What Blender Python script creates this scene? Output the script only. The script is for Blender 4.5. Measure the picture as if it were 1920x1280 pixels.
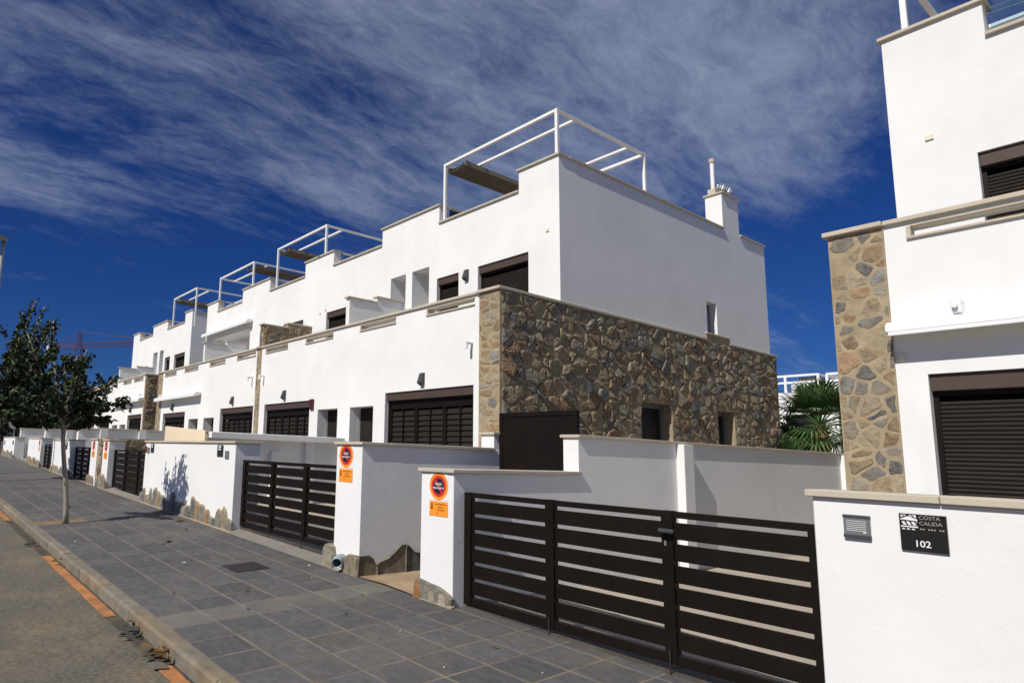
import bpy, math, random
from mathutils import Vector, Matrix

for o in list(bpy.data.objects):
    bpy.data.objects.remove(o, do_unlink=True)
SC = bpy.context.scene
COL = SC.collection
RNG = random.Random(7)

# ------------------------------------------------------------------ camera
FPX, PPX, PPY, W0, H0 = 1212.4, 674.0, 673.2, 1920.0, 1280.0
EYE = 1.6
_y, _p, _r = (math.radians(a) for a in (-54.95, 8.37, 1.88))
_f = Vector((math.sin(_y) * math.cos(_p), math.cos(_y) * math.cos(_p), math.sin(_p)))
_rt = Vector((math.cos(_y), -math.sin(_y), 0))
_up = _rt.cross(_f)
CR = _rt * math.cos(_r) + _up * math.sin(_r)
CU = -_rt * math.sin(_r) + _up * math.cos(_r)
camd = bpy.data.cameras.new('camera')
camd.sensor_width = 36.0
camd.lens = FPX / W0 * 36.0
camd.shift_x = (W0 / 2 - PPX) / W0
camd.shift_y = (PPY - H0 / 2) / W0
camd.clip_start = 0.05
camd.clip_end = 6000
cam = bpy.data.objects.new('camera', camd)
cam.matrix_world = Matrix(((CR.x, CU.x, -_f.x, 0), (CR.y, CU.y, -_f.y, 0), (CR.z, CU.z, -_f.z, EYE), (0, 0, 0, 1)))
COL.objects.link(cam)
SC.camera = cam

# ------------------------------------------------------------------ light
SUN_AZ, SUN_EL = math.radians(8.0), math.radians(44.0)     # light travels towards +y, a little towards -x
SD = Vector((-math.sin(SUN_AZ) * math.cos(SUN_EL), math.cos(SUN_AZ) * math.cos(SUN_EL), -math.sin(SUN_EL)))
sund = bpy.data.lights.new('sun', 'SUN')
sund.energy = 4.6
sund.angle = math.radians(0.5)
sund.color = (1.0, 0.95, 0.87)
sun = bpy.data.objects.new('sun', sund)
sun.rotation_euler = SD.to_track_quat('-Z', 'Y').to_euler()
COL.objects.link(sun)

wd = bpy.data.worlds.new('World')
SC.world = wd
wd.use_nodes = True
nt = wd.node_tree
nt.nodes.clear()


def N(t, kind, **kw):
    n = t.nodes.new(kind)
    for k, v in kw.items():
        if k.startswith('i_'):
            key = k[2:]
            n.inputs[int(key) if key.isdigit() else key.replace('_', ' ')].default_value = v
        else:
            setattr(n, k, v)
    return n


def L(t, a, b):
    t.links.new(a, b)


def math_node(t, op, a, b=None, c=None, clamp=False):
    n = t.nodes.new('ShaderNodeMath')
    n.operation = op
    n.use_clamp = clamp
    for i, v in enumerate((a, b, c)):
        if v is None:
            continue
        if isinstance(v, (int, float)):
            n.inputs[i].default_value = v
        else:
            t.links.new(v, n.inputs[i])
    return n.outputs[0]


sky = N(nt, 'ShaderNodeTexSky', sky_type='NISHITA', sun_disc=False, sun_elevation=SUN_EL,
        altitude=20.0, air_density=1.0, dust_density=0.15, ozone_density=3.0)
# sun stands opposite to where its light travels
sky.sun_rotation = math.atan2(-SD.x, -SD.y)
hsv = N(nt, 'ShaderNodeHueSaturation', i_Hue=0.505, i_Saturation=1.03, i_Value=1.0)
pol = N(nt, 'ShaderNodeMixRGB', blend_type='MULTIPLY')      # polarising filter: deep blue sky
pol.inputs[0].default_value = 1.0
pol.inputs[2].default_value = (0.10, 0.205, 0.42, 1)
L(nt, sky.outputs[0], pol.inputs[1])
L(nt, pol.outputs[0], hsv.inputs['Color'])
tc = N(nt, 'ShaderNodeTexCoord')
sep = N(nt, 'ShaderNodeSeparateXYZ')
L(nt, tc.outputs['Generated'], sep.inputs[0])
dz = math_node(nt, 'ADD', math_node(nt, 'MAXIMUM', sep.outputs[2], 0.0), 0.16)
cx = math_node(nt, 'DIVIDE', sep.outputs[0], dz)
cy = math_node(nt, 'DIVIDE', sep.outputs[1], dz)
cmb = N(nt, 'ShaderNodeCombineXYZ')
L(nt, cx, cmb.inputs[0])
L(nt, cy, cmb.inputs[1])


def cloud_noise(rot, sc, scale, detail, rough, dist, off):
    m = N(nt, 'ShaderNodeMapping')
    m.inputs['Rotation'].default_value = (0, 0, rot)
    m.inputs['Scale'].default_value = sc
    m.inputs['Location'].default_value = off
    L(nt, cmb.outputs[0], m.inputs[0])
    n = N(nt, 'ShaderNodeTexNoise', i_Scale=scale, i_Detail=detail, i_Roughness=rough, i_Distortion=dist)
    L(nt, m.outputs[0], n.inputs['Vector'])
    return n.outputs[0]


warp = N(nt, 'ShaderNodeTexNoise', i_Scale=1.6, i_Detail=4.0, i_Roughness=0.6)
L(nt, cmb.outputs[0], warp.inputs['Vector'])
wv = N(nt, 'ShaderNodeVectorMath', operation='MULTIPLY_ADD')
L(nt, warp.outputs['Color'], wv.inputs[0])
wv.inputs[1].default_value = (0.14, 0.14, 0)
L(nt, cmb.outputs[0], wv.inputs[2])
cmb = wv
big = cloud_noise(0.9, (1.0, 0.55, 1), 0.75, 3, 0.5, 0.2, (3.1, 7.4, 0))
wisp = cloud_noise(0.75, (1.0, 0.26, 1), 3.4, 10, 0.68, 0.6, (1.7, 2.2, 0))
rip = cloud_noise(2.3, (1.0, 0.5, 1), 13.0, 6, 0.7, 0.6, (0, 0, 0))
fine = cloud_noise(0.6, (1.0, 0.45, 1), 38.0, 5, 0.65, 0.5, (5, 1, 0))
s = math_node(nt, 'ADD', math_node(nt, 'MULTIPLY', big, 2.0), math_node(nt, 'MULTIPLY', wisp, 0.9))
s = math_node(nt, 'ADD', s, math_node(nt, 'MULTIPLY', rip, 0.50))
s = math_node(nt, 'ADD', s, math_node(nt, 'MULTIPLY', fine, 0.20))
elev = N(nt, 'ShaderNodeMapRange', interpolation_type='SMOOTHSTEP')
elev.inputs[1].default_value = 0.20
elev.inputs[2].default_value = 0.40
elev.inputs[3].default_value = -0.46
elev.inputs[4].default_value = 0.10
L(nt, sep.outputs[2], elev.inputs[0])
s = math_node(nt, 'ADD', s, elev.outputs[0])
mr = N(nt, 'ShaderNodeMapRange', interpolation_type='SMOOTHSTEP')
mr.inputs[1].default_value = 1.54
mr.inputs[2].default_value = 2.24
L(nt, s, mr.inputs[0])
cm = N(nt, 'ShaderNodeMixRGB')
cm.inputs[2].default_value = (2.5, 3.0, 4.1, 1)
L(nt, math_node(nt, 'MULTIPLY', mr.outputs[0], 0.85), cm.inputs[0])
L(nt, hsv.outputs[0], cm.inputs[1])
bg = N(nt, 'ShaderNodeBackground', i_Strength=0.11)
L(nt, cm.outputs[0], bg.inputs[0])
wo = N(nt, 'ShaderNodeOutputWorld')
L(nt, bg.outputs[0], wo.inputs[0])

vs = SC.view_settings
vs.view_transform = 'Standard'
vs.look = 'None'
vs.exposure = 0.0
vs.gamma = 1.0
vs.use_curve_mapping = False


# ------------------------------------------------------------------ materials
def new_mat(name):
    m = bpy.data.materials.new(name)
    m.use_nodes = True
    t = m.node_tree
    b = t.nodes['Principled BSDF']
    return m, t, b


def mat(name, col, rough=0.7, var=0.12, scale=3.0, bump=0.0, bscale=60.0, metal=0.0, spec=0.5, coords='Object', rand=0.0, tint=None, tscale=0.6, stretch=(1, 1, 1)):
    m, t, b = new_mat(name)
    b.inputs['Roughness'].default_value = rough
    b.inputs['Metallic'].default_value = metal
    b.inputs['Specular IOR Level'].default_value = spec
    c = N(t, 'ShaderNodeTexCoord')
    mp = N(t, 'ShaderNodeMapping')
    mp.inputs['Scale'].default_value = stretch
    L(t, c.outputs[coords], mp.inputs[0])
    vec = mp.outputs[0]
    oi = None
    if rand:
        oi = N(t, 'ShaderNodeObjectInfo')
        va = N(t, 'ShaderNodeVectorMath', operation='ADD')
        sc = N(t, 'ShaderNodeVectorMath', operation='SCALE')
        sc.inputs[0].default_value = (37.0, 17.0, 53.0)
        L(t, oi.outputs['Random'], sc.inputs[3])
        L(t, vec, va.inputs[0])
        L(t, sc.outputs[0], va.inputs[1])
        vec = va.outputs[0]
    n = N(t, 'ShaderNodeTexNoise', i_Scale=scale, i_Detail=6.0, i_Roughness=0.6)
    L(t, vec, n.inputs['Vector'])
    f = N(t, 'ShaderNodeMapRange')
    f.inputs[1].default_value = 0.25
    f.inputs[2].default_value = 0.75
    f.inputs[3].default_value = 1 - var
    f.inputs[4].default_value = 1 + var
    L(t, n.outputs[0], f.inputs[0])
    val = f.outputs[0]
    if rand:
        val = math_node(t, 'MULTIPLY', val, math_node(t, 'ADD', math_node(t, 'MULTIPLY', oi.outputs['Random'], 2 * rand), 1 - rand))
    mul = N(t, 'ShaderNodeMixRGB', blend_type='MULTIPLY')
    mul.inputs[0].default_value = 1.0
    base = mul.inputs[1]
    base.default_value = (*col, 1)
    if tint:
        n2 = N(t, 'ShaderNodeTexNoise', i_Scale=tscale, i_Detail=5.0, i_Roughness=0.65)
        L(t, vec, n2.inputs['Vector'])
        r2 = N(t, 'ShaderNodeMapRange')
        r2.inputs[1].default_value = 0.45
        r2.inputs[2].default_value = 0.72
        L(t, n2.outputs[0], r2.inputs[0])
        mx = N(t, 'ShaderNodeMixRGB')
        mx.inputs[1].default_value = (*col, 1)
        mx.inputs[2].default_value = (*tint, 1)
        L(t, r2.outputs[0], mx.inputs[0])
        L(t, mx.outputs[0], base)
    L(t, val, mul.inputs[2])
    L(t, mul.outputs[0], b.inputs['Base Color'])
    if bump:
        nb = N(t, 'ShaderNodeTexNoise', i_Scale=bscale, i_Detail=4.0, i_Roughness=0.6)
        L(t, vec, nb.inputs['Vector'])
        bp = N(t, 'ShaderNodeBump', i_Strength=bump, i_Distance=0.01)
        L(t, nb.outputs[0], bp.inputs['Height'])
        L(t, bp.outputs[0], b.inputs['Normal'])
    return m


def dusty(m, dust, lo, hi, amount, scale):
    """wind-blown dust lying over a material in patches that run across neighbouring pieces"""
    t = m.node_tree
    b = t.nodes['Principled BSDF']
    src = b.inputs['Base Color'].links[0].from_socket
    g = N(t, 'ShaderNodeNewGeometry')
    n = N(t, 'ShaderNodeTexNoise', i_Scale=scale, i_Detail=7.0, i_Roughness=0.62, i_Distortion=0.4)
    L(t, g.outputs['Position'], n.inputs['Vector'])
    r = N(t, 'ShaderNodeMapRange')
    r.inputs[1].default_value, r.inputs[2].default_value = lo, hi
    r.inputs[4].default_value = amount
    L(t, n.outputs[0], r.inputs[0])
    mx = N(t, 'ShaderNodeMixRGB')
    L(t, r.outputs[0], mx.inputs[0])
    L(t, src, mx.inputs[1])
    mx.inputs[2].default_value = (*dust, 1)
    L(t, mx.outputs[0], b.inputs['Base Color'])
    return m


def stucco(name, col):
    """white render: fine grain, faint patches, thin rain streaks below edges"""
    m, t, b = new_mat(name)
    b.inputs['Roughness'].default_value = 0.9
    b.inputs['Specular IOR Level'].default_value = 0.2
    g = N(t, 'ShaderNodeNewGeometry')
    n1 = N(t, 'ShaderNodeTexNoise', i_Scale=0.9, i_Detail=6.0, i_Roughness=0.6)
    L(t, g.outputs['Position'], n1.inputs['Vector'])
    mp = N(t, 'ShaderNodeMapping')
    mp.inputs['Scale'].default_value = (3.7, 3.7, 0.3)
    L(t, g.outputs['Position'], mp.inputs[0])
    n2 = N(t, 'ShaderNodeTexNoise', i_Scale=1.0, i_Detail=4.0, i_Roughness=0.6)
    L(t, mp.outputs[0], n2.inputs['Vector'])
    a = N(t, 'ShaderNodeMapRange')
    a.inputs[1].default_value, a.inputs[2].default_value = 0.35, 0.75
    a.inputs[3].default_value, a.inputs[4].default_value = 1.0, 0.90
    L(t, n1.outputs[0], a.inputs[0])
    c = N(t, 'ShaderNodeMapRange')
    c.inputs[1].default_value, c.inputs[2].default_value = 0.58, 0.85
    c.inputs[3].default_value, c.inputs[4].default_value = 1.0, 0.93
    L(t, n2.outputs[0], c.inputs[0])
    mul = N(t, 'ShaderNodeMixRGB', blend_type='MULTIPLY')
    mul.inputs[0].default_value = 1
    mul.inputs[1].default_value = (*col, 1)
    L(t, math_node(t, 'MULTIPLY', a.outputs[0], c.outputs[0]), mul.inputs[2])
    L(t, mul.outputs[0], b.inputs['Base Color'])
    n3 = N(t, 'ShaderNodeTexNoise', i_Scale=120.0, i_Detail=4.0, i_Roughness=0.7)
    L(t, g.outputs['Position'], n3.inputs['Vector'])
    bp = N(t, 'ShaderNodeBump', i_Strength=0.30, i_Distance=0.006)
    n6 = N(t, 'ShaderNodeTexNoise', i_Scale=7.0, i_Detail=5.0, i_Roughness=0.6, i_Distortion=0.5)
    L(t, g.outputs['Position'], n6.inputs['Vector'])
    L(t, math_node(t, 'ADD', n3.outputs[0], math_node(t, 'MULTIPLY', n6.outputs[0], 1.6)), bp.inputs['Height'])
    L(t, bp.outputs[0], b.inputs['Normal'])
    return m


def stone_mat(name, smear=0.0, lo=0.42, hi=0.62):
    m, t, b = new_mat(name)
    b.inputs['Roughness'].default_value = 0.85
    b.inputs['Specular IOR Level'].default_value = 0.3
    at = N(t, 'ShaderNodeAttribute', attribute_name='stone_colour')
    g = N(t, 'ShaderNodeNewGeometry')
    n1 = N(t, 'ShaderNodeTexNoise', i_Scale=9.0, i_Detail=8.0, i_Roughness=0.7, i_Distortion=0.6)
    L(t, g.outputs['Position'], n1.inputs['Vector'])
    n2 = N(t, 'ShaderNodeTexNoise', i_Scale=4.0, i_Detail=4.0, i_Roughness=0.6)
    L(t, g.outputs['Position'], n2.inputs['Vector'])
    mx = N(t, 'ShaderNodeMixRGB')
    r = N(t, 'ShaderNodeMapRange')
    r.inputs[1].default_value, r.inputs[2].default_value = 0.5, 0.78
    r.inputs[4].default_value = 0.6
    L(t, n2.outputs[0], r.inputs[0])
    L(t, r.outputs[0], mx.inputs[0])
    L(t, at.outputs['Color'], mx.inputs[1])
    mx.inputs[2].default_value = (0.27, 0.175, 0.095, 1)
    v = N(t, 'ShaderNodeMapRange')
    v.inputs[1].default_value, v.inputs[2].default_value = 0.3, 0.75
    v.inputs[3].default_value, v.inputs[4].default_value = 0.55, 1.45
    L(t, n1.outputs[0], v.inputs[0])
    mul = N(t, 'ShaderNodeMixRGB', blend_type='MULTIPLY')
    mul.inputs[0].default_value = 1
    L(t, mx.outputs[0], mul.inputs[1])
    L(t, v.outputs[0], mul.inputs[2])
    if smear:
        n5 = N(t, 'ShaderNodeTexNoise', i_Scale=11.0, i_Detail=7.0, i_Roughness=0.7, i_Distortion=0.8)
        L(t, g.outputs['Position'], n5.inputs['Vector'])
        r5 = N(t, 'ShaderNodeMapRange')
        r5.inputs[1].default_value, r5.inputs[2].default_value = lo, hi
        r5.inputs[4].default_value = smear
        L(t, n5.outputs[0], r5.inputs[0])
        mm = N(t, 'ShaderNodeMixRGB')
        L(t, r5.outputs[0], mm.inputs[0])
        L(t, mul.outputs[0], mm.inputs[1])
        mm.inputs[2].default_value = (0.33, 0.262, 0.168, 1)
        L(t, mm.outputs[0], b.inputs['Base Color'])
    else:
        L(t, mul.outputs[0], b.inputs['Base Color'])
    n4 = N(t, 'ShaderNodeTexNoise', i_Scale=38.0, i_Detail=6.0, i_Roughness=0.7)
    L(t, g.outputs['Position'], n4.inputs['Vector'])
    bp = N(t, 'ShaderNodeBump', i_Strength=0.9, i_Distance=0.035)
    L(t, math_node(t, 'ADD', n1.outputs[0], math_node(t, 'MULTIPLY', n4.outputs[0], 0.35)), bp.inputs['Height'])
    L(t, bp.outputs[0], b.inputs['Normal'])
    return m


def glass_mat(name):
    m, t, b = new_mat(name)
    b.inputs['Base Color'].default_value = (0.72, 0.86, 0.88, 1)
    b.inputs['Roughness'].default_value = 0.04
    tr = N(t, 'ShaderNodeBsdfTransparent')
    tr.inputs[0].default_value = (0.80, 0.92, 0.93, 1)
    gl = N(t, 'ShaderNodeBsdfGlossy', i_Roughness=0.03)
    fr = N(t, 'ShaderNodeFresnel', i_IOR=1.5)
    ms = N(t, 'ShaderNodeMixShader')
    L(t, math_node(t, 'ADD', fr.outputs[0], 0.12, clamp=True), ms.inputs[0])
    L(t, tr.outputs[0], ms.inputs[1])
    L(t, gl.outputs[0], ms.inputs[2])
    L(t, ms.outputs[0], t.nodes['Material Output'].inputs[0])
    return m


def leaf_mat(name, col, dark):
    m, t, b = new_mat(name)
    g = N(t, 'ShaderNodeNewGeometry')
    r = N(t, 'ShaderNodeMixRGB')
    r.inputs[1].default_value = (*col, 1)
    r.inputs[2].default_value = (*dark, 1)
    L(t, g.outputs['Random Per Island'], r.inputs[0])
    L(t, r.outputs[0], b.inputs['Base Color'])
    b.inputs['Roughness'].default_value = 0.55
    b.inputs['Specular IOR Level'].default_value = 0.25
    return m


M = {}
M['stucco'] = stucco('white stucco', (0.80, 0.80, 0.79))
M['cream'] = stucco('cream render', (0.80, 0.66, 0.48))
M['coping'] = mat('limestone coping', (0.52, 0.46, 0.36), 0.75, 0.14, 5.0, 0.25, 90, tint=(0.40, 0.36, 0.29), tscale=2.5)
M['gate'] = mat('dark brown lacquered steel', (0.0085, 0.0054, 0.0037), 0.5, 0.35, 2.5, 0.06, 120, spec=0.18)
M['brown'] = mat('brown aluminium', (0.070, 0.048, 0.040), 0.55, 0.12, 5.0, spec=0.3)
M['dark'] = mat('dark brown shutter', (0.020, 0.0145, 0.012), 0.6, 0.2, 5.0, spec=0.2)
M['black'] = mat('dark opening', (0.010, 0.010, 0.011), 0.35, 0.1, 3.0)
M['lamp'] = mat('anthracite lamp', (0.05, 0.053, 0.058), 0.5, 0.1, 8.0)
M['white'] = mat('white lacquer', (0.80, 0.80, 0.79), 0.4, 0.04, 3.0)
M['offwhite'] = mat('ivory plastic', (0.70, 0.66, 0.54), 0.5, 0.06, 6.0)
M['mortar'] = mat('ochre mortar', (0.36, 0.285, 0.180), 0.92, 0.25, 7.0, 0.9, 45, tint=(0.27, 0.225, 0.15), tscale=3.0)
M['stone'] = stone_mat('rubble stone')
M['stone_wall'] = stone_mat('rubble stone with smeared mortar', 0.42, 0.47, 0.68)
M['stone_pier'] = stone_mat('flush stone with smeared mortar', 0.62, 0.46, 0.64)
M['steel'] = mat('galvanised steel', (0.45, 0.46, 0.47), 0.35, 0.15, 8.0, metal=0.8)
M['pvc'] = mat('grey pvc', (0.26, 0.30, 0.33), 0.45, 0.15, 10.0)
M['road'] = mat('dusty asphalt', (0.120, 0.108, 0.084), 0.92, 0.50, 26.0, 1.0, 130, tint=(0.20, 0.155, 0.095), tscale=1.1)
M['kerb'] = mat('concrete kerb', (0.175, 0.158, 0.122), 0.9, 0.34, 6.0, 0.6, 110, rand=0.12, tint=(0.235, 0.165, 0.085), tscale=1.8)
M['paint'] = mat('worn orange road paint', (0.43, 0.175, 0.055), 0.85, 0.28, 9.0, 0.4, 150, tint=(0.22, 0.12, 0.06), tscale=5.0)
M['gutter'] = mat('dark gutter dirt and gate shade', (0.058, 0.052, 0.043), 0.95, 0.35, 6.0, 0.8, 120, tint=(0.11, 0.085, 0.05), tscale=2.0)  # dirt in the gutter; also colours the painted shade under the gates
M['tile'] = mat('slate paver', (0.096, 0.094, 0.097), 0.8, 0.28, 5.5, 0.6, 70, rand=0.12, tint=(0.118, 0.110, 0.100), tscale=2.2, stretch=(1.6, 3.2, 1), spec=0.25)
M['tile_pale'] = mat('pale paver', (0.136, 0.123, 0.108), 0.8, 0.2, 5.0, 0.4, 60, rand=0.1)
dusty(M['tile'], (0.20, 0.165, 0.12), 0.50, 0.82, 0.55, 1.1)
dusty(M['road'], (0.20, 0.165, 0.115), 0.50, 0.74, 0.55, 0.8)
M['joint'] = mat('sandy joint', (0.20, 0.160, 0.115), 0.95, 0.35, 5.0, 0.6, 90, tint=(0.14, 0.12, 0.095), tscale=1.6)
M['yard'] = mat('beige concrete yard', (0.36, 0.315, 0.25), 0.9, 0.15, 1.5, 0.3, 60)
M['apron'] = mat('grey cement apron', (0.20, 0.185, 0.165), 0.9, 0.18, 2.5, 0.35, 70, tint=(0.25, 0.20, 0.14), tscale=1.5)
M['sand'] = mat('sandy ground', (0.36, 0.265, 0.165), 0.95, 0.22, 3.0, 0.6, 70, tint=(0.27, 0.175, 0.095), tscale=2.0)
M['earth'] = mat('dry earth', (0.22, 0.17, 0.11), 0.95, 0.3, 0.4, 0.4, 5)
M['pit'] = mat('tree pit soil', (0.23, 0.135, 0.06), 0.95, 0.35, 7.0, 1.0, 70)
M['iron'] = mat('rusty iron cover', (0.028, 0.021, 0.018), 0.7, 0.3, 9.0, 0.5, 120)
M['bark'] = mat('pale bark', (0.30, 0.265, 0.205), 0.85, 0.35, 9.0, 0.8, 50, stretch=(1, 1, 0.3))
M['leaf'] = leaf_mat('mulberry leaves', (0.046, 0.068, 0.024), (0.010, 0.019, 0.008))
M['leafbg'] = leaf_mat('dark garden leaves', (0.030, 0.042, 0.020), (0.009, 0.015, 0.008))
M['palm'] = leaf_mat('palm fronds', (0.095, 0.165, 0.050), (0.022, 0.055, 0.018))
M['palmbark'] = mat('palm bark', (0.17, 0.095, 0.05), 0.9, 0.4, 8.0, 0.9, 40)
M['dryleaf'] = leaf_mat('dry leaves', (0.16, 0.085, 0.03), (0.055, 0.05, 0.018))
M['canopy'] = mat('taupe awning cloth', (0.21, 0.18, 0.145), 0.85, 0.12, 4.0)
M['red'] = mat('sign red', (0.60, 0.03, 0.018), 0.4, 0.05, 5.0)
M['darkred'] = mat('dark red plastic', (0.075, 0.010, 0.018), 0.45, 0.1, 6.0)
M['orange'] = mat('sign orange', (0.90, 0.30, 0.025), 0.4, 0.05, 5.0)
M['navy'] = mat('sign navy', (0.010, 0.012, 0.045), 0.35, 0.05, 5.0)
M['ink'] = mat('sign ink', (0.10, 0.03, 0.01), 0.5, 0.05, 5.0)
M['signwhite'] = mat('sign white', (0.80, 0.80, 0.80), 0.4, 0.04, 5.0)
M['plate'] = mat('black glass plate', (0.012, 0.012, 0.012), 0.12, 0.1, 5.0)
M['platetext'] = mat('grey lettering', (0.33, 0.32, 0.30), 0.5, 0.05, 5.0)
M['greybox'] = mat('grey intercom', (0.15, 0.155, 0.165), 0.4, 0.06, 8.0)
M['crane'] = mat('crane red', (0.105, 0.026, 0.042), 0.6, 0.2, 0.5)
M['glass'] = glass_mat('balustrade glass')
M['pale_tile'] = mat('pale sign back', (0.55, 0.56, 0.56), 0.5, 0.05, 4.0)


# ------------------------------------------------------------------ mesh helpers
class MB:
    def __init__(self, tf=None):
        self.v, self.f, self.tf, self.c = [], [], tf, []

    def add(self, vs, fs, col=None):
        n = len(self.v)
        self.v += [tuple(p) for p in vs]
        self.f += [tuple(i + n for i in f) for f in fs]
        if col is not None:
            self.c += [col] * len(fs)
        return self

    def box(self, x0, x1, y0, y1, z0, z1, b=0.0):
        x0, x1 = min(x0, x1), max(x0, x1)
        y0, y1 = min(y0, y1), max(y0, y1)
        z0, z1 = min(z0, z1), max(z0, z1)
        if b <= 0:
            vs = [(x, y, z) for z in (z0, z1) for y in (y0, y1) for x in (x0, x1)]
            fs = [(0, 2, 3, 1), (4, 5, 7, 6), (0, 1, 5, 4), (2, 6, 7, 3), (0, 4, 6, 2), (1, 3, 7, 5)]
            return self.add(vs, fs)
        b = min(b, (x1 - x0) * .45, (y1 - y0) * .45, (z1 - z0) * .45)
        vs, ix = [], {}
        for sx in (0, 1):
            for sy in (0, 1):
                for sz in (0, 1):
                    X, Y, Z = (x0, x1)[sx], (y0, y1)[sy], (z0, z1)[sz]
                    dx, dy, dz_ = b * (1 - 2 * sx), b * (1 - 2 * sy), b * (1 - 2 * sz)
                    for a in range(3):
                        p = [X + dx, Y + dy, Z + dz_]
                        p[a] = (X, Y, Z)[a]
                        ix[(sx, sy, sz, a)] = len(vs)
                        vs.append(tuple(p))
        fs = []
        for a in range(3):
            o1, o2 = (a + 1) % 3, (a + 2) % 3
            for sa in (0, 1):
                q = []
                for s1, s2 in ((0, 0), (1, 0), (1, 1), (0, 1)):
                    k = [0, 0, 0]
                    k[a], k[o1], k[o2] = sa, s1, s2
                    q.append(ix[(*k, a)])
                fs.append(tuple(q if sa else q[::-1]))
            for s1 in (0, 1):            # edges along axis a between faces o1 and o2
                for s2 in (0, 1):
                    k0, k1 = [0, 0, 0], [0, 0, 0]
                    k0[a], k0[o1], k0[o2] = 0, s1, s2
                    k1[a], k1[o1], k1[o2] = 1, s1, s2
                    q = [ix[(*k0, o1)], ix[(*k1, o1)], ix[(*k1, o2)], ix[(*k0, o2)]]
                    fs.append(tuple(q if (s1 ^ s2) else q[::-1]))
        for sx in (0, 1):
            for sy in (0, 1):
                for sz in (0, 1):
                    q = [ix[(sx, sy, sz, a)] for a in range(3)]
                    fs.append(tuple(q if (sx + sy + sz) % 2 else q[::-1]))
        return self.add(vs, fs)

    def prism(self, pts, axis, a0, a1):
        """polygon pts (2-D in the other two axes, in order) extruded along axis from a0 to a1"""
        n = len(pts)
        vs = []
        for a in (a0, a1):
            for u, v in pts:
                p = {0: (a, u, v), 1: (u, a, v), 2: (u, v, a)}[axis]
                vs.append(p)
        fs = [tuple(range(n))[::-1], tuple(range(n, 2 * n))]
        fs += [(i, (i + 1) % n, n + (i + 1) % n, n + i) for i in range(n)]
        return self.add(vs, fs)

    def tube(self, p0, p1, r0, r1=None, n=8, cap=True):
        r1 = r0 if r1 is None else r1
        p0, p1 = Vector(p0), Vector(p1)
        d = (p1 - p0).normalized()
        a = d.orthogonal().normalized()
        b = d.cross(a)
        vs = []
        for p, r in ((p0, r0), (p1, r1)):
            for i in range(n):
                t = 2 * math.pi * i / n
                vs.append(p + a * (r * math.cos(t)) + b * (r * math.sin(t)))
        fs = [(i, (i + 1) % n, n + (i + 1) % n, n + i) for i in range(n)]
        if cap:
            fs += [tuple(range(n))[::-1], tuple(range(n, 2 * n))]
        return self.add(vs, fs)

    def path(self, pts, rad, n=8):
        """smooth tube through points with a radius for each"""
        P = [Vector(p) for p in pts]
        vs = []
        for i, p in enumerate(P):
            d = (P[min(i + 1, len(P) - 1)] - P[max(i - 1, 0)]).normalized()
            a = Vector((1, 0.13, 0.07)) - d * d.x
            a = (a - d * a.dot(d)).normalized()
            b = d.cross(a)
            for k in range(n):
                t = 2 * math.pi * k / n
                vs.append(p + a * (rad[i] * math.cos(t)) + b * (rad[i] * math.sin(t)))
        fs = []
        for i in range(len(P) - 1):
            for k in range(n):
                fs.append((i * n + k, i * n + (k + 1) % n, (i + 1) * n + (k + 1) % n, (i + 1) * n + k))
        fs += [tuple(range(n))[::-1], tuple(range((len(P) - 1) * n, len(P) * n))]
        return self.add(vs, fs)

    def mesh(self, name, mat_, org=(0, 0, 0), smooth=False):
        me = bpy.data.meshes.new(name)
        vs = self.v if self.tf is None else [self.tf(p) for p in self.v]
        me.from_pydata([(p[0] - org[0], p[1] - org[1], p[2] - org[2]) for p in vs], [], self.f)
        me.materials.append(mat_)
        if self.c:
            ca = me.color_attributes.new('stone_colour', 'FLOAT_COLOR', 'CORNER')
            buf = []
            for pl, c in zip(me.polygons, self.c):
                buf += [*c, 1.0] * pl.loop_total
            ca.data.foreach_set('color', buf)
        if smooth:
            me.polygons.foreach_set('use_smooth', [True] * len(me.polygons))
        me.update()
        return me


class Thing:
    def __init__(self, name, label, cat, loc, group=None, kind=None):
        self.o = bpy.data.objects.new(name, None)
        self.o.empty_display_size = 0.2
        self.o.location = loc
        self.loc = loc
        COL.objects.link(self.o)
        if kind:
            self.o['kind'] = kind
        if label:
            self.o['label'] = label
        if cat:
            self.o['category'] = cat
        if group:
            self.o['group'] = group

    def part(self, name, mb, m, parent=None, smooth=False, label=None, kind=None):
        me = mb if isinstance(mb, bpy.types.Mesh) else mb.mesh(name, M[m] if isinstance(m, str) else m, self.loc, smooth)
        o = bpy.data.objects.new(name, me)
        COL.objects.link(o)
        o.parent = parent or self.o
        if label:
            o['label'] = label
        if kind:
            o['kind'] = kind
        return o


def single(name, mb, m, label=None, cat=None, group=None, kind=None, org=(0, 0, 0), smooth=False):
    me = mb.mesh(name, M[m], org, smooth)
    o = bpy.data.objects.new(name, me)
    o.location = org
    COL.objects.link(o)
    for k, v in (('label', label), ('category', cat), ('group', group), ('kind', kind)):
        if v:
            o[k] = v
    return o


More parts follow.
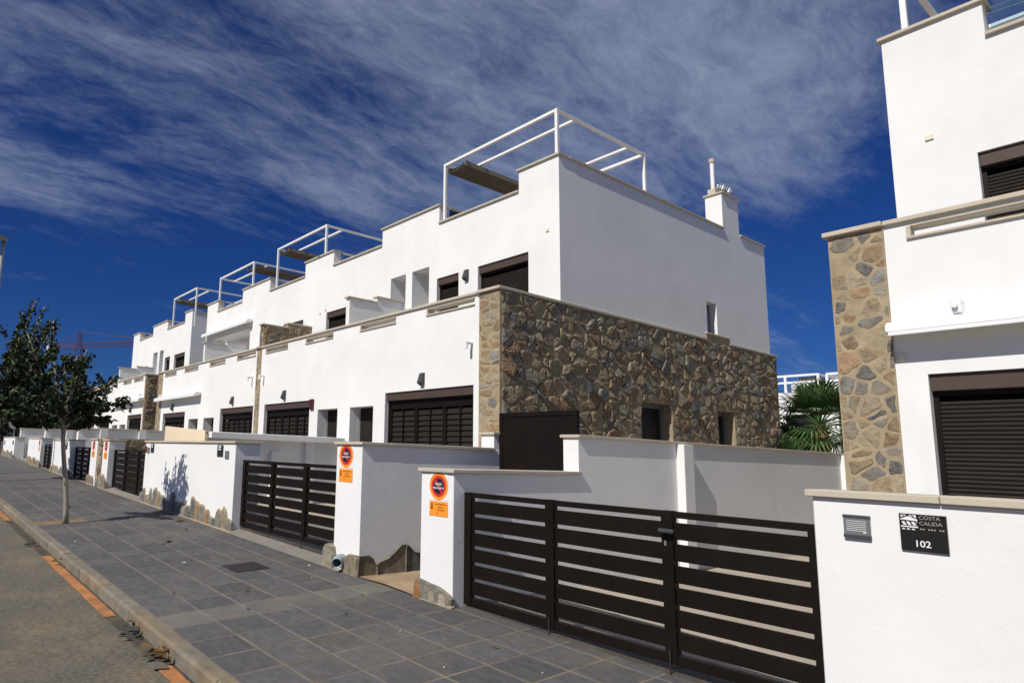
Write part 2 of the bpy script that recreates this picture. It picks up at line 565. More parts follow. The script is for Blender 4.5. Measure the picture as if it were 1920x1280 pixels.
def panel(mb, plane, u0, u1, z0, z1, w0, w1, holes):
    """wall sheet with rectangular holes. plane 'y': u is x, wall between y=w0 (front) and y=w1;
    plane 'x': u is y, wall between x=w0 (front) and x=w1. holes: (u0,u1,z0,z1)"""
    us = sorted({u0, u1, *[h[0] for h in holes], *[h[1] for h in holes]})
    zs = sorted({z0, z1, *[h[2] for h in holes], *[h[3] for h in holes]})
    us = [u for u in us if u0 <= u <= u1]
    zs = [z for z in zs if z0 <= z <= z1]

    def P(u, w, z):
        return (u, w, z) if plane == 'y' else (w, u, z)

    def inside(u, z):
        return any(h[0] < u < h[1] and h[2] < z < h[3] for h in holes)
    for i in range(len(us) - 1):
        for j in range(len(zs) - 1):
            a, b, c, d = us[i], us[i + 1], zs[j], zs[j + 1]
            if inside((a + b) / 2, (c + d) / 2):
                continue
            for w in (w0, w1):
                mb.add([P(a, w, c), P(b, w, c), P(b, w, d), P(a, w, d)], [(0, 1, 2, 3)])
    rects = [(u0, u1, z0, z1)] + list(holes)
    for a, b, c, d in rects:
        a, b, c, d = max(a, u0), min(b, u1), max(c, z0), min(d, z1)
        mb.add([P(a, w0, c), P(b, w0, c), P(b, w0, d), P(a, w0, d), P(a, w1, c), P(b, w1, c), P(b, w1, d), P(a, w1, d)],
               [(0, 1, 5, 4), (1, 2, 6, 5), (2, 3, 7, 6), (3, 0, 4, 7)])
    return mb


# ------------------------------------------------------------------ rubble stones
STONE_COLS = [((0.235, 0.190, 0.125), 6), ((0.210, 0.178, 0.125), 6), ((0.160, 0.160, 0.148), 3), ((0.105, 0.110, 0.115), 2),
              ((0.260, 0.155, 0.090), 2), ((0.275, 0.225, 0.150), 5), ((0.190, 0.180, 0.150), 5), ((0.180, 0.125, 0.085), 2)]
PIER_COLS = [(0.30, 0.245, 0.16), (0.27, 0.215, 0.14), (0.20, 0.205, 0.20), (0.11, 0.12, 0.135), (0.075, 0.085, 0.10), (0.30, 0.19, 0.105), (0.25, 0.165, 0.10), (0.24, 0.225, 0.19), (0.33, 0.28, 0.20)]
_pal = [c for c, w in STONE_COLS for _ in range(w)]


def stone_cells(u0, u1, v0, v1, su, sv, seed, holes=(), gap=0.02, jit=0.47, drop=0.0, pal=None):
    rg = random.Random(seed)
    nu, nv = max(1, round((u1 - u0) / su)), max(1, round((v1 - v0) / sv))
    du, dv = (u1 - u0) / nu, (v1 - v0) / nv
    pts = {}
    for j in range(-2, nv + 2):
        for i in range(-2, nu + 2):
            pts[(i, j)] = (u0 + (i + .5 + (0.5 if j % 2 else 0) * .6 + rg.uniform(-jit, jit)) * du, v0 + (j + .5 + rg.uniform(-jit, jit)) * dv)
    out = []
    asp = du / dv
    wt = {k: rg.uniform(0, 1) ** 2 * .55 * dv * dv for k in pts}
    for (i, j), (px, py) in pts.items():
        poly = [(u0 + gap * .3, v0 + gap * .3), (u1 - gap * .3, v0 + gap * .3), (u1 - gap * .3, v1 - gap * .3), (u0 + gap * .3, v1 - gap * .3)]
        g = gap * rg.uniform(0.5, 1.9)
        for dj in (-2, -1, 0, 1, 2):
            for di in (-2, -1, 0, 1, 2):
                q = pts.get((i + di, j + dj))
                if q is None or (di == 0 and dj == 0):
                    continue
                nx, ny = (q[0] - px) / asp / asp, (q[1] - py)
                ln = math.hypot(nx, ny)
                if ln < 1e-6:
                    continue
                mx, my = (px + q[0]) / 2, (py + q[1]) / 2
                sh_ = (wt[(i, j)] - wt[(i + di, j + dj)]) / (2 * ln)
                nx, ny = nx / ln, ny / ln
                lim = nx * mx + ny * my - g / 2 + sh_
                new = []
                for k in range(len(poly)):
                    a, b = poly[k], poly[(k + 1) % len(poly)]
                    da, db = nx * a[0] + ny * a[1] - lim, nx * b[0] + ny * b[1] - lim
                    if da <= 0:
                        new.append(a)
                    if (da < 0 < db) or (db < 0 < da):
                        t = da / (da - db)
                        new.append((a[0] + (b[0] - a[0]) * t, a[1] + (b[1] - a[1]) * t))
                poly = new
                if len(poly) < 3:
                    break
            if len(poly) < 3:
                break
        if len(poly) < 3:
            continue
        ar = abs(sum(poly[k][0] * poly[(k + 1) % len(poly)][1] - poly[(k + 1) % len(poly)][0] * poly[k][1] for k in range(len(poly)))) / 2
        if ar < 0.12 * du * dv:
            continue
        cxx = sum(p[0] for p in poly) / len(poly)
        cyy = sum(p[1] for p in poly) / len(poly)
        if any(h[0] - .03 < p[0] < h[1] + .03 and h[2] - .03 < p[1] < h[3] + .03 for h in holes for p in poly + [(cxx, cyy)]):
            # pull the corners that reach into an opening back to its edge
            ok = True
            for h in holes:
                if h[0] < cxx < h[1] and h[2] < cyy < h[3]:
                    ok = False
                    break
                npoly = []
                for p in poly:
                    if h[0] - .01 < p[0] < h[1] + .01 and h[2] - .01 < p[1] < h[3] + .01:
                        cand = []
                        if cxx <= h[0]:
                            cand.append((h[0] - .01, p[1]))
                        if cxx >= h[1]:
                            cand.append((h[1] + .01, p[1]))
                        if cyy <= h[2]:
                            cand.append((p[0], h[2] - .01))
                        if cyy >= h[3]:
                            cand.append((p[0], h[3] + .01))
                        p = cand[0] if cand else p
                    npoly.append(p)
                poly = npoly
            if not ok:
                continue
        # knock the corners off and make the edges uneven
        rp = []
        for k in range(len(poly)):
            a, b = poly[k], poly[(k + 1) % len(poly)]
            ex, ey = b[0] - a[0], b[1] - a[1]
            if math.hypot(ex, ey) < .02:
                rp.append(((a[0] + b[0]) / 2, (a[1] + b[1]) / 2))
                continue
            for t in (.15, .5, .85):
                w = rg.uniform(-.20, .06) if t == .5 else rg.uniform(-.10, .03)
                rp.append((a[0] + ex * t + ey * w * .5, a[1] + ey * t - ex * w * .5))
        if rg.random() < drop:
            continue
        out.append((rp, ar, rg.choice(pal or _pal), rg.uniform(0.35, 1.0), rg.uniform(-1, 1), rg.uniform(-1, 1)))
    return out


def stone_mb(mb, cell, to3d, depth):
    poly, ar, col, h, tu, tv = cell
    n = len(poly)
    cu = sum(p[0] for p in poly) / n
    cv = sum(p[1] for p in poly) / n
    h *= depth
    rg = random.Random(int((cu * 131 + cv * 977) * 1000))
    vs = []
    for s_, w in ((1.0, -0.01), (0.95, h * .62), (0.74, h)):
        for u, v in poly:
            uu, vv = cu + (u - cu) * s_, cv + (v - cv) * s_
            t = (tu * (uu - cu) + tv * (vv - cv)) * .22 * depth / .05 + rg.uniform(-.28, .28) * h if w > 0 else 0
            vs.append(to3d(uu, vv, max(w + t, 0.002) if w > 0 else w))
    vs.append(to3d(cu + rg.uniform(-.02, .02), cv + rg.uniform(-.02, .02), h * rg.uniform(.9, 1.3)))
    fs = []
    for r in range(2):
        for k in range(n):
            fs.append((r * n + k, r * n + (k + 1) % n, (r + 1) * n + (k + 1) % n, (r + 1) * n + k))
    for k in range(n):
        fs.append((2 * n + k, 2 * n + (k + 1) % n, 3 * n))
    v_ = rg.uniform(.8, 1.15)
    col = tuple(c * .84 + m_ * .16 for c, m_ in zip(col, (.24, .20, .14)))
    mb.add(vs, fs, tuple(min(1, c * v_ * 1.12) for c in col))


def clad(th, parent, cells, to3d, depth, tf=None, limit=300, far_key=None, m='stone_wall'):
    """the `limit` largest stones are objects of their own, the others one joined part"""
    if far_key:
        cells = sorted(cells, key=far_key)
    else:
        cells = sorted(cells, key=lambda c: -c[1])
    for c in cells[:limit]:
        mb = MB(tf)
        stone_mb(mb, c, to3d, depth)
        th.part('stone', mb, m, parent)
    rest = cells[limit:]
    if rest:
        mb = MB(tf)
        for c in rest:
            stone_mb(mb, c, to3d, depth)
        th.part('stones', mb, m, parent, kind='stuff')


# ------------------------------------------------------------------ ground
SL, CX, YK = 0.0241, 0.042, 2.0          # street rises to the left, pavement rises to the walls


def zs_(x):
    return SL * max(-70.0, min(70.0, -x))


def zp(x, y):
    return zs_(x) + CX * (y - YK)


def sheet(xs, y0, y1, zf):
    mb = MB()
    vs = []
    for x in xs:
        vs += [(x, y0, zf(x, y0)), (x, y1, zf(x, y1))]
    fs = [(2 * i, 2 * i + 2, 2 * i + 3, 2 * i + 1) for i in range(len(xs) - 1)]
    fs = [f[::-1] if False else f for f in fs]
    return mb.add(vs, fs)


single('ground', sheet((-3000, -400, -70, 70, 400, 3000), -3000, 3000, lambda x, y: zs_(x) - 0.45), 'earth', kind='structure')
single('road', sheet((-300, -70, -30, -10, 0, 10, 70, 200), -9.0, 1.90, lambda x, y: zs_(x) - 0.125), 'road', kind='structure')
single('yard_paving', sheet((-300, -70, -30, -10, 0, 10, 70), 4.66, 60.0, lambda x, y: zs_(x) + 0.104), 'yard', kind='structure')

# pavement: sandy bed with slate pavers lying in it
pave = single('pavement', sheet((-300, -70, -30, -10, 0, 10, 70), 1.995, 4.66, lambda x, y: zp(x, y) - 0.0035), 'joint', kind='structure')
TS = 0.4


def tile_mesh(name, m, w=0.383):
    mb = MB()
    h = w / 2
    b = 0.006
    vs = []
    for hh, z in ((h, -0.02), (h, -0.003), (h - b, 0.0)):
        for sx, sy in ((-1, -1), (1, -1), (1, 1), (-1, 1)):
            vs.append((sx * hh, sy * hh, z - SL * sx * hh + CX * sy * hh))
    fs = [(8, 9, 10, 11)]
    for r in (0, 4):
        fs += [(r + k, r + (k + 1) % 4, r + 4 + (k + 1) % 4, r + 4 + k) for k in range(4)]
    mb.add(vs, fs)
    return mb.mesh(name, M[m])


tm, tmp_ = tile_mesh('paver', 'tile'), tile_mesh('paver', 'tile_pale')
spots = []
i0 = -5.03
for ix in range(-86, 9):
    for iy in range(7):
        x = i0 + (ix + .5) * TS
        y = YK + (iy + .5) * TS
        if -12.2 < x < -11.75 and iy == 0 or (-12.2 < x < -11.75 and iy == 1):
            continue                      # tree pit
        if -7.42 < x < -7.0 and iy == 3 and False:
            continue
        if iy == 6 and not -4.8 < x < -1.4:
            continue
        spots.append((x, y, ix))
vis = [s for s in spots if s[0] < -1.6]
vis.sort(key=lambda s: -s[0])
near, farr = vis[:300], vis[300:]
for x, y, ix in near:
    o = bpy.data.objects.new('paver', tmp_ if ix == -2 else tm)
    o.location = (x, y, zp(x, y) + RNG.uniform(-.0015, .0015))
    COL.objects.link(o)
    o.parent = pave
mb = MB()
h = .1935
for x, y, ix in farr + [s for s in spots if s[0] >= -1.6]:
    z = zp(x, y) + RNG.uniform(-.001, .001)
    mb.add([(x - h, y - h, z + SL * h - CX * h), (x + h, y - h, z - SL * h - CX * h), (x + h, y + h, z - SL * h + CX * h), (x - h, y + h, z + SL * h + CX * h)], [(0, 1, 2, 3)])
o = bpy.data.objects.new('pavers', mb.mesh('pavers', M['tile']))
o['kind'] = 'stuff'
COL.objects.link(o)
o.parent = pave

# kerb stones
kerb = single('kerb', sheet((-300, -70, -20, 0, 20, 70), 1.885, 1.992, lambda x, y: zs_(x) - 0.03), 'joint', kind='structure')
KL = 0.995


def kerb_mesh():
    mb = MB()
    prof = [(1.878, -.20), (1.878, -.022), (1.892, -.006), (1.905, 0.0), (1.993, 0.001), (1.993, -.20)]
    vs = []
    hx = KL / 2 - .003
    for x in (-hx, hx):
        for y, z in prof:
            vs.append((x, y, z - SL * x))
    n = len(prof)
    fs = [(k, (k + 1) % n, n + (k + 1) % n, n + k) for k in range(n)] + [tuple(range(n)), tuple(range(n, 2 * n))[::-1]]
    return mb.add(vs, fs).mesh('kerb_stone', M['kerb'])


km = kerb_mesh()
for k in range(-52, 6):
    x = -5.2 + (k + .5) * KL + .0
    o = bpy.data.objects.new('kerb_stone', km)
    o.location = (x, RNG.uniform(-.004, .004), zs_(x) + RNG.uniform(-.003, .003))
    COL.objects.link(o)
    o.parent = kerb

# gutter dirt and orange dashes on the road
single('gutter', sheet((-60, -30, -10, 0, 10), 1.745, 1.885, lambda x, y: zs_(x) - 0.121), 'gutter', kind='structure')


def dash(x0, x1):
    mb = MB()
    rg = random.Random(int(x0 * 10))
    n = 22
    vs = []
    for i in range(n + 1):
        x = x0 + (x1 - x0) * i / n
        e = .0035
        vs += [(x, 1.735 + rg.uniform(-e, e), zs_(x) - .117), (x, 1.848 + rg.uniform(-e, e), zs_(x) - .117)]
    mb.add(vs, [(2 * i, 2 * i + 2, 2 * i + 3, 2 * i + 1) for i in range(n)])
    return mb


for x0, x1 in ((-4.95, -1.5), (-9.75, -6.45), (-16.9, -13.5), (-22.6, -19.2)):
    single('road_marking', dash(x0, x1), 'paint', kind='structure')

# tree pit, sandy passage, cement apron in front of the second gate
single('tree_pit', sheet((-12.2, -12.0, -11.83), 2.02, 2.78, lambda x, y: zp(x, y) - .002 + .012 * math.sin(x * 40)), 'pit', kind='structure')
single('passage', sheet((-6.3, -5.6, -4.8), 4.36, 8.0, lambda x, y: zs_(x) + 0.112 + .012 * math.sin(5 * x + y)), 'sand', kind='structure')
for nm, xa, xb in (('driveway_apron', -9.62, -6.66), ('driveway_apron', -17.2, -14.2)):
    mb = MB()
    zA, zB = zp(xa, 4.34) + .004, zp(xb, 4.34) + .004
    vs = [(xa, 4.32, zA), (xb, 4.32, zB), (xb, 4.62, zB + .075), (xa, 4.62, zA + .075), (xa, 6.2, zA + .10), (xb, 6.2, zB + .10)]
    mb.add(vs, [(0, 1, 2, 3), (3, 2, 5, 4)])
    single(nm, mb, 'apron', kind='structure')

mb = MB()
mb.box(-7.42, -7.05, 3.34, 3.71, -.01, .0025, .0)
mb.v = [(x, y, zp(x, y) + z + (.004 if z > 0 else 0)) for x, y, z in mb.v]
man = Thing('manhole_cover', 'dark rusty square iron manhole cover set into the slate pavement', 'manhole cover', (-7.23, 3.52, zp(-7.23, 3.52)))
man.part('lid', mb, 'iron')
mb = MB()
for a, b_, c_, d_ in ((-7.45, -7.42, 3.31, 3.74), (-7.05, -7.02, 3.31, 3.74), (-7.42, -7.05, 3.31, 3.34), (-7.42, -7.05, 3.71, 3.74)):
    mb.box(a, b_, c_, d_, -.01, .002)
mb.v = [(x, y, zp(x, y) + z + (.003 if z > 0 else 0)) for x, y, z in mb.v]
man.part('frame', mb, 'iron')

# ------------------------------------------------------------------ garden walls and gates
CT, OV = 0.036, 0.030            # coping thickness and overhang


def coping(th, x0, x1, y0, y1, z, along='x', piece=0.95, t=CT, ov=OV, tf=None):
    """row of limestone slabs on a wall top whose own footprint is x0..x1, y0..y1"""
    X0, X1, Y0, Y1 = x0 - ov, x1 + ov, y0 - ov, y1 + ov
    ln = (X1 - X0) if along == 'x' else (Y1 - Y0)
    n = max(1, round(ln / piece))
    for i in range(n):
        a, b = i / n, (i + 1) / n
        mb = MB(tf)
        g = .0015
        if along == 'x':
            mb.box(X0 + ln * a + g, X0 + ln * b - g, Y0, Y1, z, z + t + RNG.uniform(-.001, .001), .004)
        else:
            mb.box(X0, X1, Y0 + ln * a + g, Y0 + ln * b - g, z, z + t + RNG.uniform(-.001, .001), .004)
        th.part('coping_slab', mb, 'coping')


def slab_stone(th, pts, y0, y1, col, axis='y', name='plinth_stone'):
    """upright flat stone: outline pts (u,z) with depth y0..y1 (front first), slightly domed"""
    mb = MB()
    n = len(pts)
    cu = sum(p[0] for p in pts) / n
    cz = sum(p[1] for p in pts) / n
    vs = []
    for s_, w in ((1.0, y1), (1.0, y0 + .012), (.93, y0)):
        for u, z in pts:
            uu, zz = cu + (u - cu) * s_, cz + (z - cz) * s_
            vs.append((uu, w, zz) if axis == 'y' else (w, uu, zz))
    fs = [tuple(range(2 * n, 3 * n))]
    for r in (0, 1):
        fs += [(r * n + k, r * n + (k + 1) % n, (r + 1) * n + (k + 1) % n, (r + 1) * n + k) for k in range(n)]
    mb.add(vs, fs, col)
    return th.part(name, mb, 'stone')


def arch(u0, u1, z0, z1, rg, n=9, point=.0):
    pts = [(u0, z0), (u1, z0)]
    pk, sh, ex = rg.uniform(.3, .7), rg.uniform(.55, .85), rg.uniform(.3, .6)
    for i in range(n):
        t = i / (n - 1)
        q = t / pk * .5 if t < pk else .5 + (t - pk) / (1 - pk) * .5
        u = u1 + (u0 - u1) * t + rg.uniform(-.008, .008)
        z = z0 + (z1 - z0) * (sh + (1 - sh) * math.sin(q * math.pi) ** ex) + rg.uniform(-.010, .010)
        pts.append((u, z))
    return pts


SLATE = [(0.26, 0.245, 0.205), (0.18, 0.19, 0.185), (0.30, 0.25, 0.18), (0.22, 0.215, 0.185), (0.32, 0.22, 0.13), (0.24, 0.225, 0.195), (0.13, 0.14, 0.14)]


def plinth_row(th, x0, x1, yf, seed, zmin=.12, zmax=.30, wid=.17, base=None):
    rg = random.Random(seed)
    x = x0
    while x < x1 - .05:
        w = min(wid * rg.choice((.5, .7, .9, 1.1, 1.5)) * rg.uniform(.85, 1.15), x1 - x)
        zb = zp(x + w / 2, 4.4) - .02
        pts = arch(x, x + w - .012, zb, zb + .02 + rg.uniform(zmin, zmax), rg)
        c_ = (x + w / 2 - .006, zb)
        mbm = MB()
        mbm.prism([(c_[0] + (u - c_[0]) * 1.16, c_[1] + (z - c_[1]) * 1.09 + .006) for u, z in pts], 1, yf - .016 - rg.uniform(0, .002), yf + .01)
        th.part('mortar', mbm, 'mortar')
        slab_stone(th, pts, yf - rg.uniform(.026, .045), yf + .01, rg.choice(SLATE))
        x += w
    mb = MB()
    mb.box(x0 - .02, x1 + .01, yf - .045, yf + .01, -.06, .022, .008)
    mb.v = [(a, b, c + zp(a, 4.4)) for a, b, c in mb.v]
    th.part('mortar_bed', mb, 'mortar')


# --- wall B with pillar beside the nearest gate
wb = Thing('garden_wall', 'white garden wall and sign pillar at the left of the nearest gate, stepping up beside the passage', 'wall', (-4.85, 4.4, 0.1))
mb = MB()
mb.box(-5.10, -4.63, 4.40, 4.74, 0.0, 1.452, .006)
wb.part('pillar', mb, 'stucco')
coping(wb, -5.10, -4.63, 4.40, 4.74, 1.452, 'x', 2)
mb = MB()
mb.box(-4.90, -4.69, 4.741, 6.42, 0.0, 1.452)
mb.box(-4.90, -4.69, 6.42, 14.35, 0.0, 1.874)
wb.part('wall', mb, 'stucco')
coping(wb, -4.90, -4.69, 4.775, 6.42, 1.452, 'y', .95)
coping(wb, -4.90, -4.69, 6.42, 14.35, 1.874, 'y', .95)
for y in (8.52, 14.1):
    mb = MB()
    mb.box(-4.692, -4.58, y, y + .24, 0.0, 1.871, .004)
    wb.part('pier', mb, 'stucco')
rg = random.Random(5)
za = zp(-5, 4.4) - .03
slab_stone(wb, [(-5.135, za), (-4.615, za - .015), (-4.61, za + .10), (-4.66, za + .135), (-4.74, za + .165), (-4.83, za + .185), (-4.93, za + .19), (-5.03, za + .205), (-5.12, za + .215), (-5.145, za + .17)], 4.355, 4.41, (0.21, 0.20, 0.165))
slab_stone(wb, [(-5.146, za), (-5.03, za), (-5.045, za + .12), (-5.075, za + .19), (-5.13, za + .185)], 4.350, 4.40, (0.33, 0.165, 0.06))
slab_stone(wb, arch(-4.92, -4.84, za + .01, za + .13, rg), 4.350, 4.40, (0.42, 0.36, 0.25))
slab_stone(wb, arch(-4.78, -4.67, za - .005, za + .125, rg), 4.350, 4.40, (0.44, 0.39, 0.29))
mb = MB()
mb.box(-5.15, -4.60, 4.352, 4.41, za - .05, za + .042, .01)
wb.part('mortar_bed', mb, 'mortar')

# --- wall A with pillar 2
wa = Thing('garden_wall', 'white garden wall running back from the sign pillar with the grey drain pipe at its foot', 'wall', (-6.35, 4.4, 0.1))
mb = MB()
mb.box(-6.68, -6.15, 4.40, 4.76, 0.0, 1.712)
wa.part('pillar', mb, 'stucco')
coping(wa, -6.68, -6.15, 4.40, 4.76, 1.712, 'x', 2)
mb = MB()
mb.box(-6.40, -6.15, 4.76, 6.80, 0.0, 1.712)
mb.box(-6.40, -6.165, 6.60, 6.82, 1.70, 1.925)
wa.part('wall', mb, 'stucco')
coping(wa, -6.40, -6.15, 4.822, 6.56, 1.712, 'y', .95)
coping(wa, -6.40, -6.165, 6.60, 6.82, 1.925, 'x', 2)
zb = zp(-6.3, 4.4) - .03
rg = random.Random(9)
slab_stone(wa, arch(-6.83, -6.62, zb, zb + .31, rg, 11), 4.33, 4.42, (0.30, 0.27, 0.20))
slab_stone(wa, [(-6.40, zb), (-6.115, zb), (-6.11, zb + .22), (-6.17, zb + .245), (-6.30, zb + .245), (-6.37, zb + .20)], 4.335, 4.42, (0.25, 0.215, 0.155))
slab_stone(wa, [(4.34, zb), (4.62, zb), (4.62, zb + .12), (4.56, zb + .21), (4.50, zb + .25), (4.36, zb + .245)], -6.10, -6.17, (0.20, 0.165, 0.12), 'x')
slab_stone(wa, [(4.60, zb), (5.05, zb + .01), (5.05, zb + .34), (4.98, zb + .345), (4.88, zb + .27), (4.78, zb + .20), (4.64, zb + .16)], -6.105, -6.18, (0.19, 0.175, 0.14), 'x')
slab_stone(wa, [(5.05, zb + .01), (5.55, zb + .02), (5.55, zb + .24), (5.35, zb + .22), (5.18, zb + .25), (5.07, zb + .34)], -6.108, -6.18, (0.11, 0.115, 0.11), 'x')
slab_stone(wa, [(5.54, zb + .02), (6.3, zb + .04), (6.3, zb + .30), (5.9, zb + .28), (5.56, zb + .24)], -6.105, -6.18, (0.12, 0.11, 0.10), 'x')
mb = MB()
mb.box(-6.85, -6.10, 4.345, 4.41, zb - .05, zb + .04, .01)
wa.part('mortar_bed', mb, 'mortar')

# drain pipe elbow at the foot of pillar 2
dp = Thing('drain_pipe', 'short grey plastic drain pipe elbow sticking out at the foot of the white pillar', 'pipe', (-6.48, 4.3, zb + .06))
mb = MB()
n = 20
ring = []
ctr, R_ = Vector((-6.47, 4.42, zb + .165)), .062
pts = [ctr, ctr + Vector((.01, -.07, 0)), ctr + Vector((.03, -.12, -.01)), ctr + Vector((.085, -.165, -.03))]
dirs = [Vector((0, -1, 0)), Vector((.1, -1, -.05)).normalized(), Vector((.45, -.9, -.15)).normalized(), Vector((.75, -.65, -.2)).normalized()]
vs = []
for rr in (R_, R_ - .008):
    for p, d in zip(pts, dirs):
        a = d.cross(Vector((0, 0, 1))).normalized()
        b = a.cross(d)
        for k in range(n):
            t = 2 * math.pi * k / n
            vs.append(p + a * rr * math.cos(t) + b * rr * math.sin(t))
fs = []
for s_ in (0, 4 * n):
    for i in range(3):
        for k in range(n):
            q = (s_ + i * n + k, s_ + i * n + (k + 1) % n, s_ + (i + 1) * n + (k + 1) % n, s_ + (i + 1) * n + k)
            fs.append(q if s_ == 0 else q[::-1])
for k in range(n):
    fs.append((3 * n + k, 3 * n + (k + 1) % n, 7 * n + (k + 1) % n, 7 * n + k))
mb.add(vs, fs)
dp.part('pipe', mb, 'pvc', smooth=True)

# --- wall with the number plate on the right
wr = Thing('garden_wall', 'white front garden wall at the right edge carrying the black number plate', 'wall', (0.5, 4.4, 0.05))
mb = MB()
mb.box(-1.615, 3.2, 4.40, 4.64, -.15, 1.445, .006)
wr.part('wall', mb, 'stucco')
coping(wr, -1.615, 3.2, 4.40, 4.64, 1.445, 'x', .62, t=.04)

# --- W3 : wide wall between second and third gate
w3 = Thing('garden_wall', 'white street wall between two gates with the tree shadow and jagged upright stones along its foot', 'wall', (-11.9, 4.4, 0.3))
mb = MB()
mb.box(-14.22, -9.62, 4.40, 4.84, 0.1, 1.712, .006)
w3.part('wall', mb, 'stucco')
coping(w3, -14.22, -9.62, 4.40, 4.84, 1.712, 'x', .95)
plinth_row(w3, -14.30, -9.60, 4.40, 21, .07, .36, .21)

# --- pair of pillars with a stone seam
wp = Thing('garden_wall', 'pair of white sign pillars joined by a narrow stone strip beyond the tree shadow wall', 'wall', (-18.15, 4.4, 0.4))
mb = MB()
mb.box(-17.80, -17.24, 4.40, 4.80, 0.2, 1.742, .005)
wp.part('pillar', mb, 'stucco')
coping(wp, -17.80, -17.24, 4.40, 4.80, 1.742, 'x', 2)
mb = MB()
mb.box(-19.10, -18.42, 4.40, 4.80, 0.2, 1.762, .005)
wp.part('pillar', mb, 'stucco')
coping(wp, -19.10, -18.42, 4.40, 4.80, 1.762, 'x', 2)
mb = MB()
mb.box(-18.42, -17.80, 4.43, 4.80, 0.2, 1.82)
seam = wp.part('stone_strip', mb, 'mortar')
clad(wp, seam, stone_cells(-18.41, -17.81, .35, 1.81, .28, .2, 3), lambda u, v, w: (u, 4.43 - w, v), .03)
mb = MB()
mb.box(-18.25, -17.98, 4.80, 9.6, 0.2, 1.82)
pw = wp.part('party_wall', mb, 'mortar')
clad(wp, pw, stone_cells(4.9, 9.5, 1.2, 1.82, .42, .28, 31), lambda u, v, w: (-17.98 + w, u, v), .03)
plinth_row(wp, -19.2, -18.5, 4.40, 22, .15, .3, .2)
plinth_row(wp, -17.9, -17.2, 4.40, 23, .12, .34, .2)

# --- further street walls, simpler as they shrink
far_walls = [(-24.6, -21.7, 1.78, 'white street wall with a small black plate, just behind the slim tree trunk', 24),
             (-29.05, -26.9, 1.84, 'far white street pillar wall, nearer of the two with orange signs left of the tree trunk', 25),
             (-31.5, -29.15, 1.86, 'far white street pillar wall, farther of the two with orange signs left of the tree trunk', 26),
             (-37.6, -33.7, 1.90, 'farthest white street wall at the left edge with two small dark plates', 27)]
for i, (a, b, zt, lab, sd) in enumerate(far_walls):
    t = Thing('garden_wall', lab, 'wall', ((a + b) / 2, 4.4, zp((a + b) / 2, 4.4)))
    mb = MB()
    yo = 4.40 + (.25 if i == 2 else 0)
    mb.box(a, b, yo, yo + .42, .3, zt - CT, .005)
    t.part('wall', mb, 'stucco')
    coping(t, a, b, yo, yo + .42, zt - CT, 'x', 1.4)
    plinth_row(t, a - .05, b + .05, yo, sd, .12, .3, .28)

# boundary walls that run back between the plots
def boundary(label, x, segs, piers, y_end):
    t = Thing('boundary_wall', label, 'wall', (x, segs[0][0], zs_(x) + .1))
    mb = MB()
    for y0, y1, z in segs:
        mb.box(x - .11, x + .11, y0, y1, 0.1, z)
    t.part('wall', mb, 'stucco')
    for y0, y1, z in segs:
        coping(t, x - .11, x + .11, y0, y1, z, 'y', 1.3, t=.045, ov=.04)
    for y, z in piers:
        mb = MB()
        mb.box(x + .108, x + .22, y, y + .24, .1, z, .004)
        t.part('pier', mb, 'stucco')
    return t


bw = boundary('white boundary wall with thick slab coping and cream end panel behind the wide street wall', -13.47, [(5.42, 8.93, 1.93)], [(6.95, 1.60), (7.85, 1.88)], 8.9)
mb = MB()
mb.box(-13.36, -13.18, 5.45, 8.9, 1.845, 1.985, .01)
bw.part('slab_edge', mb, 'white')
mb = MB()
mb.prism([(-15.9, .4), (-13.32, .4), (-13.32, 2.0), (-15.9, 2.14)], 1, 5.36, 5.42)
bw.part('end_panel', mb, 'cream')
boundary('white boundary wall with piers, two plots beyond the nearest house, behind the sign pillars', -23.0, [(4.83, 5.5, 2.13), (5.5, 6.78, 2.16), (6.78, 8.93, 2.16)], [(5.5, 2.15), (6.78, 2.15)], 8.9)
boundary('farthest white boundary wall between plots, left of the slim tree trunk', -28.9, [(4.83, 8.93, 2.17)], [(5.6, 2.15)], 8.9)
boundary('white boundary wall running back behind the farthest street wall', -35.5, [(4.83, 9.5, 2.30)], [], 9)


